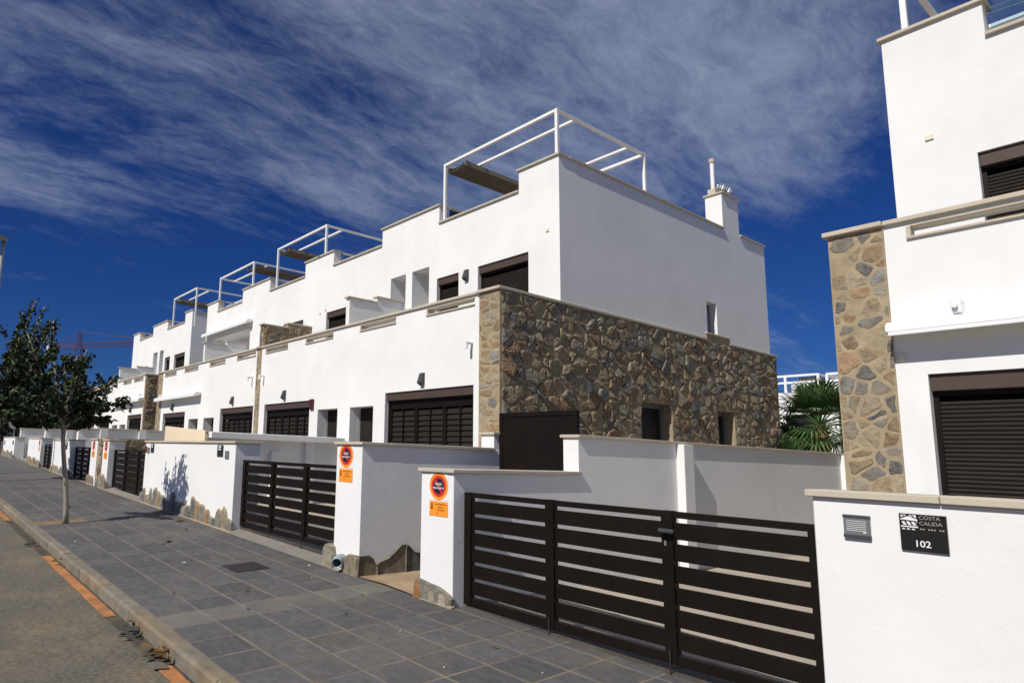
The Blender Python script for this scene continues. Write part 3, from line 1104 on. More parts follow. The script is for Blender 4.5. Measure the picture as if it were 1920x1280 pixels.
def gate(label, x0, x1, z0, z1, posts, y=4.57, handle=None, n=6, detail=True):
    t = Thing('slatted_gate', label, 'gate', ((x0 + x1) / 2, y, z0))
    pw_ = .085
    xs = [x0 + pw_ / 2] + list(posts) + [x1 - pw_ / 2]
    for i, x in enumerate(xs):
        mb = MB()
        mb.box(x - pw_ / 2, x + pw_ / 2, y - .032, y + .032, z0, z1 + (.003 if 0 < i < len(xs) - 1 else 0), .003)
        t.part('post', mb, 'gate')
    top, bot = .045, .07
    free = (z1 - top) - (z0 + bot)
    gap = .032
    sh = (free - gap * (n + 1)) / n
    for i in range(len(xs) - 1):
        a, b = xs[i] + pw_ / 2, xs[i + 1] - pw_ / 2
        mb = MB()
        mb.box(a, b, y - .025, y + .025, z1 - top, z1, .003)
        t.part('top_rail', mb, 'gate')
        mb = MB()
        mb.box(a, b, y - .025, y + .025, z0, z0 + bot, .003)
        t.part('bottom_rail', mb, 'gate')
        for k in range(n):
            zz = z0 + bot + gap + k * (sh + gap)
            mb = MB()
            mb.box(a, b, y - .012, y + .012, zz, zz + sh, .002)
            t.part('slat', mb, 'gate')
    for x in xs[1:-1]:
        mb = MB()
        zg = zp(x, 4.45) + .0
        mb.tube((x, y - .045, z0 + .1), (x, y - .045, min(zg, z0) - .01), .006, n=6)
        t.part('drop_bolt', mb, 'iron')
    if handle:
        hx, hz = handle
        mb = MB()
        mb.box(hx - .035, hx + .075, y - .095, y - .07, hz - .016, hz + .012, .005)
        mb.box(hx - .02, hx + .005, y - .075, y - .03, hz - .012, hz + .010, .003)
        t.part('handle', mb, 'lamp')
        mb = MB()
        mb.box(hx - .024, hx - .008, y - .038, y - .031, hz - .11, hz - .075, .001)
        t.part('keyhole_plate', mb, 'steel')
    return t


gate('nearest dark brown slatted driveway gate with handle, left of the number plate wall', -4.625, -1.62, .235, 1.272, (-3.62, -2.59), handle=(-2.585, 1.14))
gate('dark brown slatted driveway gate between the drain pipe pillar and the tree shadow wall', -9.615, -6.685, .43, 1.455, (-8.62, -7.67))
gate('dark brown slatted gate below the dark stone party wall, third gate from the right', -17.23, -14.23, .50, 1.525, (-16.2, -15.2))
gate('dark brown slatted gate partly hidden by the slim tree trunk side, fourth from the right', -21.69, -19.11, .57, 1.55, (-20.8, -20.0))
gate('dark slatted gate left of the slim tree trunk, fifth from the right', -26.88, -24.62, .68, 1.60, (-26.1, -25.3))
gate('farthest dark slatted gate at the left edge of the street wall', -40.4, -37.65, .98, 1.80, (-39.0,))
# dark ground strips: shade below the gates, painted in by colour
for nm, a, b, z in (('gate_shade_strip', -4.60, -1.62, .0), ('gate_shade_strip', -9.6, -6.70, .0)):
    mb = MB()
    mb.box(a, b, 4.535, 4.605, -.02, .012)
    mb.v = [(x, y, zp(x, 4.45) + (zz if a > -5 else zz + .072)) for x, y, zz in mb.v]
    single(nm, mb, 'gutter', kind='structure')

# brown metal door in the passage
t = Thing('metal_door', 'plain dark brown metal door closing the passage between the two garden walls', 'door', (-5.52, 6.72, .25))
mb = MB()
mb.box(-6.15, -4.91, 6.70, 6.74, .22, 2.215, .004)
t.part('leaf', mb, 'gate')
mb = MB()
for a, b, c, d in ((-6.155, -6.10, .22, 2.222), (-4.96, -4.905, .22, 2.222), (-6.10, -4.96, 2.165, 2.222), (-6.10, -4.96, .22, .28)):
    mb.box(a, b, 6.688, 6.745, c, d)
t.part('frame', mb, 'gate')


# ------------------------------------------------------------------ lettering
def text_mb(mb, s, x, z, y, size, align='CENTER', depth=.0012, bold=0.0):
    cu = bpy.data.curves.new('txt', 'FONT')
    cu.body = s
    cu.size = size
    cu.align_x = align
    cu.align_y = 'CENTER'
    cu.offset = bold
    cu.resolution_u = 3
    ob = bpy.data.objects.new('txt', cu)
    COL.objects.link(ob)
    dg = bpy.context.evaluated_depsgraph_get()
    me = bpy.data.meshes.new_from_object(ob.evaluated_get(dg))
    vs = [(x + v.co.x, y, z + v.co.y) for v in me.vertices]
    fs = [tuple(p.vertices) for p in me.polygons]
    mb.add(vs, fs)
    bpy.data.objects.remove(ob, do_unlink=True)
    bpy.data.curves.remove(cu)
    bpy.data.meshes.remove(me)
    return mb


def disc(mb, x, z, y, r0, r1, n=40, a0=0, a1=2 * math.pi):
    vs, fs = [], []
    for k in range(n + 1):
        t = a0 + (a1 - a0) * k / n
        vs += [(x + r0 * math.cos(t), y, z + r0 * math.sin(t)), (x + r1 * math.cos(t), y, z + r1 * math.sin(t))]
    for k in range(n):
        fs.append((2 * k, 2 * k + 1, 2 * k + 3, 2 * k + 2))
    return mb.add(vs, fs)


def parking_sign(label, x, z, s=1.0, y=4.40, text=True):
    """round no-parking plate over an orange municipal plate"""
    t = Thing('parking_sign', label, 'sign', (x, y, z))
    r = .135 * s
    mb = MB()
    mb.box(x - r, x + r, y - .004, y + .001, z - r, z + r + .002)
    t.part('backing', mb, 'signwhite')
    mb = MB()
    disc(mb, x, z, y - .0055, .0, r * .995)
    rim = t.part('rim', mb, 'orange')
    mb = MB()
    disc(mb, x, z, y - .0068, .0, r * .77)
    t.part('red_ring', mb, 'red')
    mb = MB()
    disc(mb, x, z, y - .0080, .0, r * .56)
    t.part('disc', mb, 'navy')
    mb = MB()
    w, a = r * .085, math.radians(-52)
    ca, sa = math.cos(a), math.sin(a)
    q = [(-r * .6, -w), (r * .6, -w), (r * .6, w), (-r * .6, w)]
    mb.add([(x + u * ca - v * sa, y - .0092, z + u * sa + v * ca) for u, v in q], [(0, 1, 2, 3)])
    t.part('slash', mb, 'red')
    if text:
        mb = MB()
        text_mb(mb, 'VADO', x, z + r * .14, y - .0104, r * .27, bold=.0004)
        text_mb(mb, 'PERMANENTE', x, z - r * .14, y - .0104, r * .185, bold=.0004)
        t.part('lettering', mb, 'signwhite')
        mb = MB()
        for k, ch in enumerate('PROHIBIDO APARCAR'):       # small marks round the upper rim
            aa = math.radians(155 - k * 130 / 16)
            if ch != ' ':
                text_mb(mb, ch, x + r * .885 * math.cos(aa), z + r * .885 * math.sin(aa), y - .0062, r * .13)
        t.part('rim_lettering', mb, 'ink', rim)
    pz1 = z - r - .012 * s
    pz0 = pz1 - .142 * s
    mb = MB()
    mb.box(x - r * .98, x + r * .98, y - .005, y + .001, pz0, pz1, .001)
    pl = t.part('plate', mb, 'orange')
    if text:
        mb = MB()
        yy = y - .0062
        h_ = pz1 - pz0
        text_mb(mb, 'AYUNTAMIENTO DE', x + r * .22, pz1 - h_ * .20, yy, h_ * .125, bold=.0003)
        text_mb(mb, 'PILAR DE', x + r * .22, pz1 - h_ * .40, yy, h_ * .125, bold=.0003)
        text_mb(mb, 'LA HORADADA', x + r * .22, pz1 - h_ * .58, yy, h_ * .125, bold=.0003)
        text_mb(mb, 'Nº', x - r * .10, pz1 - h_ * .80, yy, h_ * .14, bold=.0003)
        t.part('plate_lettering', mb, 'ink', pl)
        mb = MB()
        mb.box(x - r * .78, x - r * .62, yy - .0003, yy + .0003, pz1 - h_ * .50, pz1 - h_ * .30)
        disc(mb, x - r * .70, pz1 - h_ * .20, yy, 0, h_ * .085, 10)
        mb.box(x - r * .84, x - r * .56, yy - .0003, yy + .0003, pz1 - h_ * .54, pz1 - h_ * .50)
        t.part('plate_crest', mb, 'ink', pl)
    return t


parking_sign('round orange and red no parking sign on the pillar beside the nearest gate', -4.835, 1.317)
parking_sign('round orange and red no parking sign on the pillar with the drain pipe', -6.475, 1.585, 1.08)
parking_sign('no parking sign on the right pillar of the stone strip pair, near the third gate', -17.50, 1.60, 1.12)
parking_sign('no parking sign on the left pillar of the stone strip pair', -18.80, 1.62, 1.12)
parking_sign('tiny far no parking sign, right one of two left of the tree trunk', -27.2, 1.66, 1.1, text=False)
parking_sign('tiny far no parking sign, left one of two left of the tree trunk', -29.35, 1.68, 1.1, y=4.65, text=False)

# number plate 102
np_ = Thing('number_plate', 'glossy black house number plate with white 102 and roof emblem', 'sign', (-1.11, 4.39, 1.29))
PX0, PX1, PZ0, PZ1 = -1.212, -1.020, 1.197, 1.386
mb = MB()
mb.box(PX0, PX1, 4.386, 4.401, PZ0, PZ1, .0015)
np_.part('plate', mb, 'plate')
Wp, Hp = PX1 - PX0, PZ1 - PZ0


def pp(u, v):          # u right, v down, both 0..1 on the plate
    return (PX0 + u * Wp, 4.3848, PZ1 - v * Hp)


mb = MB()
for q in ([(.03, .145), (.20, .065), (.40, .145), (.40, .185), (.03, .165)],
          [(.03, .33), (.40, .33), (.40, .37), (.03, .36)],
          [(.045, .03), (.07, .03), (.10, .07), (.045, .10)], [(.09, .03), (.14, .03), (.16, .055), (.125, .065)],
          [(.22, .03), (.26, .03), (.30, .085), (.26, .075)], [(.29, .03), (.375, .03), (.375, .12)]):
    mb.add([pp(*p) for p in q], [tuple(range(len(q)))[::-1]])
for i in range(3):
    a = .05 + i * .105
    mb.add([pp(a, .21), pp(a + .06, .21), pp(a + .115, .305), pp(a + .045, .305)], [(3, 2, 1, 0)])
    mb.add([pp(a + .005, .395), pp(a + .05, .395), pp(a + .085, .43), pp(a + .01, .43)], [(3, 2, 1, 0)])
mb.add([pp(.355, .21), pp(.385, .21), pp(.385, .25)], [(2, 1, 0)])
np_.part('emblem', mb, 'signwhite')
mb = MB()
p = pp(.43, .09)
text_mb(mb, 'COSTA', p[0], p[2], 4.3848, .0265, 'LEFT')
p = pp(.43, .24)
text_mb(mb, 'CALIDA', p[0], p[2], 4.3848, .0265, 'LEFT')
for i in range(9):      # a line of print too small to read
    a = .44 + i * .058
    if i in (2, 6):
        continue
    mb.add([pp(a, .375), pp(a + .04, .375), pp(a + .04, .41), pp(a, .41)], [(3, 2, 1, 0)])
np_.part('lettering', mb, 'platetext')
mb = MB()
p = pp(.47, .80)
text_mb(mb, '102', p[0], p[2], 4.3848, .046, bold=.0006)
np_.part('number', mb, 'signwhite')

ic = Thing('intercom', 'grey slatted intercom unit left of the black number plate', 'intercom', (-1.40, 4.39, 1.29))
mb = MB()
mb.box(-1.463, -1.342, 4.378, 4.401, 1.236, 1.354, .004)
body = ic.part('body', mb, 'greybox')
mb = MB()
mb.box(-1.465, -1.340, 4.375, 4.40, 1.340, 1.357, .003)
mb.box(-1.465, -1.340, 4.375, 4.40, 1.233, 1.252, .003)
ic.part('cap', mb, 'lamp')
for k in range(6):
    zz = 1.325 - k * .0105
    mb = MB()
    mb.box(-1.448, -1.357, 4.3755, 4.379, zz - .0012, zz + .0012)
    ic.part('grille_bar', mb, 'signwhite')
mb = MB()
mb.box(-1.372, -1.359, 4.3755, 4.379, 1.262, 1.268)
ic.part('button', mb, 'signwhite')


def small_plate(label, x0, x1, z0, z1, m='plate', y=4.40, mark=True):
    t = Thing('wall_plate', label, 'plate', ((x0 + x1) / 2, y, z0))
    mb = MB()
    mb.box(x0, x1, y - .014, y + .001, z0, z1, .002)
    t.part('plate', mb, m)
    if mark:
        mb = MB()
        w = x1 - x0
        mb.box(x0 + .25 * w, x0 + .7 * w, y - .0165, y - .0142, z1 - (z1 - z0) * .22, z1 - (z1 - z0) * .08)
        mb.box(x0 + .25 * w, x0 + .7 * w, y - .0165, y - .0142, z1 - (z1 - z0) * .42, z1 - (z1 - z0) * .30)
        t.part('mark', mb, 'signwhite')


small_plate('tall black number plate on the tree shadow wall, at its right end', -10.32, -10.09, 1.49, 1.68)
small_plate('small grey intercom at the right end of the tree shadow wall', -10.0, -9.85, 1.46, 1.59, 'greybox', mark=False)
small_plate('tall black number plate on the tree shadow wall, at its left end', -13.84, -13.65, 1.50, 1.68)
small_plate('small grey intercom at the left end of the tree shadow wall', -14.06, -13.93, 1.48, 1.60, 'greybox', mark=False)
small_plate('small dark red plate at the outer left corner of the tree shadow wall', -14.20, -14.11, 1.50, 1.63, 'ink', mark=False)
small_plate('small black plate on the white wall behind the slim tree trunk', -22.45, -22.2, 1.46, 1.70)
small_plate('right one of two tiny dark plates on the farthest white wall', -34.3, -34.0, 1.52, 1.72, mark=False)
small_plate('left one of two tiny dark plates on the farthest white wall', -37.2, -36.9, 1.52, 1.72, mark=False)

# ------------------------------------------------------------------ houses
K = 1.08                       # house measurements are scaled about the camera by this


def make_tf(dx=0.0, dz=0.0):
    def tf(p):
        return ((p[0] + dx) * K, p[1] * K, EYE + (p[2] + dz - EYE) * K)
    return tf


YF, YU = 8.29, 9.94


def window(th, tf, x0, x1, z0, z1, y, style):
    box = .17
    fr = MB(tf)
    w = .045
    yb = y + .10
    fr.box(x0, x0 + w, yb, yb + .06, z0, z1 - box)
    fr.box(x1 - w, x1, yb, yb + .06, z0, z1 - box)
    fr.box(x0 + w, x1 - w, yb, yb + .06, z1 - box - w, z1 - box)
    fr.box(x0, x1, yb + .20, yb + .22, z0, z1)
    f = th.part('window', fr, 'gate')
    sb = MB(tf)
    sb.box(x0 + .004, x1 - .004, y + .035, yb + .10, z1 - box, z1 - .004, .006)
    th.part('shutter_box', sb, 'brown', f)
    if style == 'louvre':
        n = 3
        pw_ = (x1 - x0 - 2 * w) / n
        for i in range(n):
            a = x0 + w + i * pw_
            b = a + pw_
            pn = MB(tf)
            pn.box(a, a + .05, yb + .02, yb + .07, z0, z1 - box - w)
            pn.box(b - .05, b, yb + .02, yb + .07, z0, z1 - box - w)
            pn.box((a + b) / 2 - .015, (a + b) / 2 + .015, yb + .018, yb + .05, z0, z1 - box - w - .12)
            pn.box(a + .05, b - .05, yb + .02, yb + .07, z1 - box - w - .13, z1 - box - w)
            fl = th.part('leaf', pn, 'gate', f)
            sl = MB(tf)
            zz = z0 + .02
            while zz < z1 - box - w - .2:
                sl.add([(a + .05, yb + .035, zz), (b - .05, yb + .035, zz), (b - .05, yb + .065, zz + .095), (a + .05, yb + .065, zz + .095)], [(0, 1, 2, 3)])
                sl.add([(a + .05, yb + .035, zz), (b - .05, yb + .035, zz), (b - .05, yb + .065, zz - .01), (a + .05, yb + .065, zz - .01)], [(0, 1, 2, 3)])
                zz += .105
            th.part('louvres', sl, 'dark', f, kind='stuff')
    else:
        sl = MB(tf)
        zz = z1 - box - .10
        pit = .042
        k = 0
        while zz > z0 - .02:
            vs = []
            for j, (dy, dz_) in enumerate(((.020, 0), (.010, .005), (.004, .016), (.004, .027), (.011, .038), (.020, .042))):
                for x in (x0 + w * .8, x1 - w * .8):
                    vs.append((x, yb + .01 + dy, zz - pit + dz_))
            sl.add(vs, [(2 * j, 2 * j + 1, 2 * j + 3, 2 * j + 2) for j in range(5)])
            zz -= pit
            k += 1
        th.part('roller_shutter', sl, 'dark', f, kind='stuff')
    return f


def lamp(th, tf, x, z, y, side=False):
    mb = MB(tf)
    prof = [(0, 0), (-.05, 0), (-.115, .05), (-.045, .245), (0, .25)] if not side else None
    mb.prism([(y + a, z + b) for a, b in prof], 0, x - .055, x + .055)
    return th.part('wall_lamp', mb, 'lamp')


def lamp_side(th, tf, y, z, x):
    mb = MB(tf)
    mb.prism([(x, z), (x + .05, z), (x + .115, z + .05), (x + .045, z + .245), (x, z + .25)], 1, y - .055, y + .055)
    return th.part('wall_lamp', mb, 'lamp')


def awning(th, tf, x0, x1, z, y):
    mb = MB(tf)
    prof = [(y, z + .02), (y - .10, z - .03), (y - .22, z - .05), (y - .255, z - .02), (y - .25, z + .04), (y - .20, z + .08), (y - .05, z + .09), (y, z + .09)]
    mb.prism(prof, 0, x0, x1)
    a = th.part('awning_cassette', mb, 'white')
    mb = MB(tf)
    mb.box(x0 + .02, x1 - .02, y - .262, y - .225, z - .068, z - .03, .004)
    th.part('front_bar', mb, 'white', a)
    return a


def house(label, dx, dz, C, group):
    tf = make_tf(dx, dz)
    x0, x1 = C['x']                        # ground floor, outer faces
    th = Thing('terraced_house', label, 'house', tf(((x0 + x1) / 2, YF, .3)), group)
    pr0, pr1 = C['pil']                    # inner faces of the stone piers
    zt = 4.54
    ztop = C.get('ztop', 7.53)
    zlow = C.get('zlow', 7.08)
    ybk = C.get('yback', 18.67)
    # ground floor front with terrace parapet
    holes = [(a, b, .3, z) for a, b, z, *_ in C['gopen']] + [(a, b, 4.375, 4.49) for a, b in C['slots']]
    mb = MB(tf)
    panel(mb, 'y', pr0, pr1, -.6, zt, YF, YF + .22, holes)
    th.part('front_wall', mb, 'stucco')
    mb = MB(tf)
    mb.box(x0 + .02, x1 - .02, YF + .22, YU + .15, 3.42, 3.55)
    th.part('terrace_floor', mb, 'yard')
    for a, b in C['slots']:
        mb = MB(tf)
        mb.box(a - .012, b + .012, YF - .03, YF + .24, 4.352, 4.377, .003)
        mb.box(a - .012, a + .025, YF - .012, YF + .1, 4.377, 4.492, .002)
        mb.box(a + .025, b + .012, YF - .012, YF + .03, 4.482, 4.50, .002)
        th.part('slot_sill', mb, 'coping')
    # front coping
    mb = MB(tf)
    mb.box(pr0 + .002, pr1 - .002, YF - .045, YF + .25, zt, zt + .05, .006)
    th.part('coping', mb, 'coping')
    # stone piers at both ends
    for a, b, seed, wrap in ((x0, pr0, C['seed'], 0), (pr1, x1, C['seed'] + 1, 1)):
        if b - a < .02:
            continue
        mb = MB(tf)
        mb.box(a, b, YF - .02, YF + .5, -.6, zt - .002)
        pier = th.part('stone_pier', mb, 'mortar')
        cells = stone_cells(a, b, 1.0, zt - .01, C.get('ps', .20), C.get('ph', .15), C['seed'] + wrap * 50, gap=.026, drop=.05, pal=PIER_COLS)
        clad(th, pier, cells, lambda u, v, w: (u, YF - .02 - w, v), .009, tf, m='stone_pier')
        mb = MB(tf)
        mb.box(a - .04, b + (.04 if wrap else .0), YF - .075, YF + .55, zt - .001, zt + .052, .006)
        th.part('pier_coping', mb, 'coping')
    # doors and windows of the ground floor
    for a, b, z, kind in C['gopen']:
        if kind == 'door':
            mb = MB(tf)
            mb.box(a, b, YF + .30, YF + .36, .3, z)
            d = th.part('door', mb, 'dark')
            mb = MB(tf)
            mb.box(b - .16, b - .10, YF + .27, YF + .30, 1.5, 1.56, .01)
            th.part('handle', mb, 'steel', d)
            mb = MB(tf)
            for q in ((a, a + .001), (b - .001, b)):
                mb.box(q[0] - .001, q[1] + .001, YF + .218, YF + .33, .3, z)
            mb.box(a, b, YF + .218, YF + .33, z, z + .004)
            th.part('door_reveal', mb, 'stucco', d)
        else:
            window(th, tf, a, b, .3, z, YF, kind)
    for x, z in C.get('lamps', ()):
        lamp(th, tf, x, z, YF)
    for x, z in C.get('ulamps', ()):
        lamp(th, tf, x, z, YU)
    for x, z in C.get('spouts', ()):
        mb = MB(tf)
        mb.tube((x, YF + .02, z + .12), (x, YF - .16, z + .11), .03, n=10)
        mb.tube((x, YF - .15, z + .13), (x, YF - .15, z), .03, n=10)
        th.part('rain_spout', mb, 'white', smooth=False)
    for a, b, z in C.get('awn', ()):
        awning(th, tf, a, b, z, YF)
    for a, b, z in C.get('uawn', ()):
        awning(th, tf, a, b, z, YU)
    # upper floor
    ux0, ux1 = C['ux']
    uh = [(a, b, zb, z) for a, b, zb, z, *_ in C['uopen']]
    mb = MB(tf)
    panel(mb, 'y', ux0, ux1, 3.45, zlow, YU, YU + .25, uh)
    for a, b in C['high']:
        mb.add([(a, YU, zlow), (b, YU, zlow), (b, YU, ztop), (a, YU, ztop), (a, YU + .25, zlow), (b, YU + .25, zlow), (b, YU + .25, ztop), (a, YU + .25, ztop)],
               [(0, 1, 2, 3), (5, 4, 7, 6), (1, 5, 6, 2), (4, 0, 3, 7)])
    th.part('upper_front_wall', mb, 'stucco')
    hi = sorted(C['high'])
    for a, b in hi:
        mb = MB(tf)
        mb.box(a - .035, b + .035, YU - .045, YU + .29, ztop, ztop + .045, .005)
        th.part('roof_coping', mb, 'coping')
    lows = [(hi[i][1], hi[i + 1][0]) for i in range(len(hi) - 1)]
    if C.get('lowend'):
        lows.append((hi[-1][1], ux1))
    for a, b in lows:
        mb = MB(tf)
        mb.box(a + .002, b - .002, YU - .045, YU + .29, zlow, zlow + .045, .005)
        th.part('roof_coping', mb, 'coping')
    for a, b, zb, z, kind in C['uopen']:
        if kind == 'niche':
            mb = MB(tf)
            dp_ = .75
            mb.add([(a, YU + .25, zb), (b, YU + .25, zb), (b, YU + .25, z), (a, YU + .25, z), (a, YU + dp_, zb), (b, YU + dp_, zb), (b, YU + dp_, z), (a, YU + dp_, z)],
                   [(0, 4, 7, 3), (1, 2, 6, 5), (3, 7, 6, 2), (4, 5, 6, 7), (0, 1, 5, 4)])
            th.part('niche', mb, 'stucco')
        else:
            window(th, tf, a, b, zb, z, YU, kind)
    # side walls and roof
    mb = MB(tf)
    sh = C.get('side_holes', [])
    panel(mb, 'x', YU + .25, ybk, zt - .002, ztop, ux1, ux1 - .25, sh)
    mb.box(ux0 + .004, ux0 + .25, YU + .25, ybk, 3.45, ztop)
    mb.box(ux0 + .25, ux1 - .25, ybk - .25, ybk - .003, 3.45, ztop)
    th.part('upper_side_wall', mb, 'stucco')
    mb = MB(tf)
    mb.box(ux0 + .25, ux1 - .25, YU + .25, ybk - .25, 6.5, 6.62)
    th.part('roof', mb, 'yard')
    for y0, y1 in C.get('side_cop', [(YU + .30, ybk + .04)]):
        mb = MB(tf)
        mb.box(ux1 - .28, ux1 + .04, y0, y1, ztop, ztop + .045, .005)
        th.part('roof_coping', mb, 'coping')
    mb = MB(tf)
    mb.box(ux0 - .02, ux0 + .28, YU + .30, ybk + .04, ztop, ztop + .045, .005)
    th.part('roof_coping', mb, 'coping')
    mb = MB(tf)
    panel(mb, 'x', YF + .5, 19.0, -.6, zt - .004, x1 - .002, x1 - .3, C.get('stone_holes', []))
    mb.box(x0 + .002, x0 + .25, YF + .5, 19.0, -.6, zt - .004)
    mb.box(x0 + .25, x1 - .3, 18.8, 18.995, -.6, zt - .004)
    sw = th.part('side_wall', mb, 'mortar' if C.get('stone_side') else 'stucco')
    if C.get('stone_side'):
        cells = stone_cells(YF + .02, 19.0, C.get('sz0', 1.2), zt - .01, .285, .215, C['seed'] + 9, C.get('stone_holes', []), gap=.022)
        clad(th, sw, cells, lambda u, v, w: (x1 - .002 + w, u, v), .038, tf, limit=C.get('nst', 300), far_key=lambda c: -c[1] / min(p[0] for p in c[0]) ** 2)
        mb = MB(tf)
        mb.box(x1 - .02, x1 + .035, YF + .56, 15.30, zt, zt + .05, .006)
        mb.box(x1 - .02, x1 + .035, 16.45, 19.04, zt, zt + .05, .006)
        mb.box(x1 - .28, x1 + .035, 15.30, 16.45, zt + .15, zt + .19, .006)
        mb.box(x1 - .2, x1 - .005, 18.65, 19.03, zt, zt + .049)
        th.part('side_coping', mb, 'coping')
        mb = MB(tf)
        mb.box(x1 - .2, x1 + .012, 15.33, 16.42, zt - .01, zt + .149)
        th.part('sill_block', mb, 'mortar')
        for a, b, z0, z1 in C['stone_holes']:
            mb = MB(tf)
            mb.box(x1 - .30, x1 - .26, a, b, z0, z1)
            w_ = th.part('side_window', mb, 'black')
            mb = MB(tf)
            mb.box(x1 - .25, x1 - .20, b - .10, b - .003, z0, z1 - .002)
            mb.box(x1 - .26, x1 - .22, a, b - .11, z1 - .10, z1 - .003)
            th.part('frame', mb, 'greybox', w_)
            mb = MB(tf)
            zz = z0
            while zz < z1 - .14:
                mb.box(x1 - .255, x1 - .245, a + .01, b - .11, zz, zz + .035)
                zz += .06
            th.part('roller_shutter', mb, 'dark', w_, kind='stuff')
        for a, b, z0, z1 in sh:
            mb = MB(tf)
            mb.box(ux1 - .20, ux1 - .17, a, b, z0, z1)
            th.part('side_window', mb, 'greybox')
    # dividers between the two terraces
    for xd, m, half, at in C.get('div', ()):
        mb = MB(tf)
        mb.box(xd - half, xd + half, YF + .03, 9.12, 3.5, 5.24)
        mb.box(xd - half, xd + half, 9.12, YU - .002, 3.5, 5.38)
        d = th.part('terrace_divider', mb, m)
        if m == 'mortar':
            for y0, y1, z1 in ((YF + .04, 9.11, 5.23), (9.13, YU - .02, 5.37)):
                clad(th, d, stone_cells(y0, y1, 4.3, z1, .3, .24, at + int(y0), gap=.035), lambda u, v, w: (xd + half + w, u, v), .03, tf)
            clad(th, d, stone_cells(xd - half, xd + half, 4.6, 5.23, .2, .2, at + 4), lambda u, v, w: (u, YF + .03 - w, v), .02, tf)
        mb = MB(tf)
        mb.box(xd - half - .03, xd + half + .03, YF - .03, 9.12, 5.24, 5.28, .004)
        mb.box(xd - half - .03, xd + half + .03, 9.09, YU - .004, 5.38, 5.42, .004)
        th.part('divider_coping', mb, 'coping')
    # roof balustrade glass behind the low parapets
    for x, y0, y1 in C.get('glass', ()):
        mb = MB(tf)
        mb.box(x - .006, x + .006, YU + .3, y1, zlow + .05, ztop - .02)
        g_ = th.part('glass_screen', mb, 'glass')
        mb = MB(tf)
        mb.box(x - .03, x + .03, YU + .3, y1, ztop - .02, ztop + .035, .006)
        th.part('rail', mb, 'offwhite', g_)
    for x, z, y in C.get('vents', ()):
        mb = MB(tf)
        mb.box(x - .04, x + .04, y - .02, y, z - .035, z + .035, .004)
        th.part('vent_cap', mb, 'offwhite')
    return th, tf


def pergola(label, dx, dz, x0, x1, y0, y1, z1, zb, shade, group='white steel roof pergolas'):
    tf = make_tf(dx, dz)
    th = Thing('roof_pergola', label, 'pergola', tf(((x0 + x1) / 2, (y0 + y1) / 2, zb)), group)
    w = .032
    for x in (x0, x1):
        for y in (y0, y1):
            mb = MB(tf)
            mb.box(x - w, x + w, y - w, y + w, zb, z1, .003)
            th.part('post', mb, 'white')
    for y in (y0, y0 + .6, y1 - .58, y1):
        mb = MB(tf)
        zt_ = z1 + .064 if y in (y0, y1) else z1 + .058
        mb.box(x0 - w if y in (y0, y1) else x0 + w, x1 + w if y in (y0, y1) else x1 - w, y - w, y + w, z1 + (.0 if y in (y0, y1) else .004), zt_, .003)
        th.part('beam', mb, 'white')
    for x in (x0, x1):
        mb = MB(tf)
        mb.box(x - w, x + w, y0 + w, y1 - w, z1 + .002, z1 + .06, .003)
        th.part('beam', mb, 'white')
    # gathered sun cloth hanging in folds at one end
    mb = MB(tf)
    xs0 = x0 + .05 if shade == 'left' else x1 - .62
    nf, ny = 14, 10
    vs, fs = [], []
    for j in range(ny + 1):
        y = y0 + .06 + (y1 - y0 - .12) * j / ny
        for i in range(nf + 1):
            u = i / nf
            sag = .05 * math.sin(math.pi * j / ny)
            zz = z1 - .03 - (.13 if i % 2 else .0) - (.06 * math.sin(u * math.pi)) - sag * .3
            vs.append((xs0 + u * .56, y, zz))
    for j in range(ny):
        for i in range(nf):
            a = j * (nf + 1) + i
            fs.append((a, a + 1, a + nf + 2, a + nf + 1))
    mb.add(vs, fs)
    th.part('folded_canopy', mb, 'canopy')
    mb = MB(tf)
    mb.box(xs0 - .03, xs0 - .005, y0 + .04, y1 - .04, z1 - .16, z1 - .06)
    mb.box(xs0 + .565, xs0 + .59, y0 + .04, y1 - .04, z1 - .16, z1 - .06)
    th.part('canopy_bar', mb, 'canopy')
    mb = MB(tf)
    mb.tube((x0, y0 + 1.9, z1 + .0), (x1, y0 + 1.9, z1 - .25), .006, n=5)
    th.part('cable', mb, 'steel')
    return th


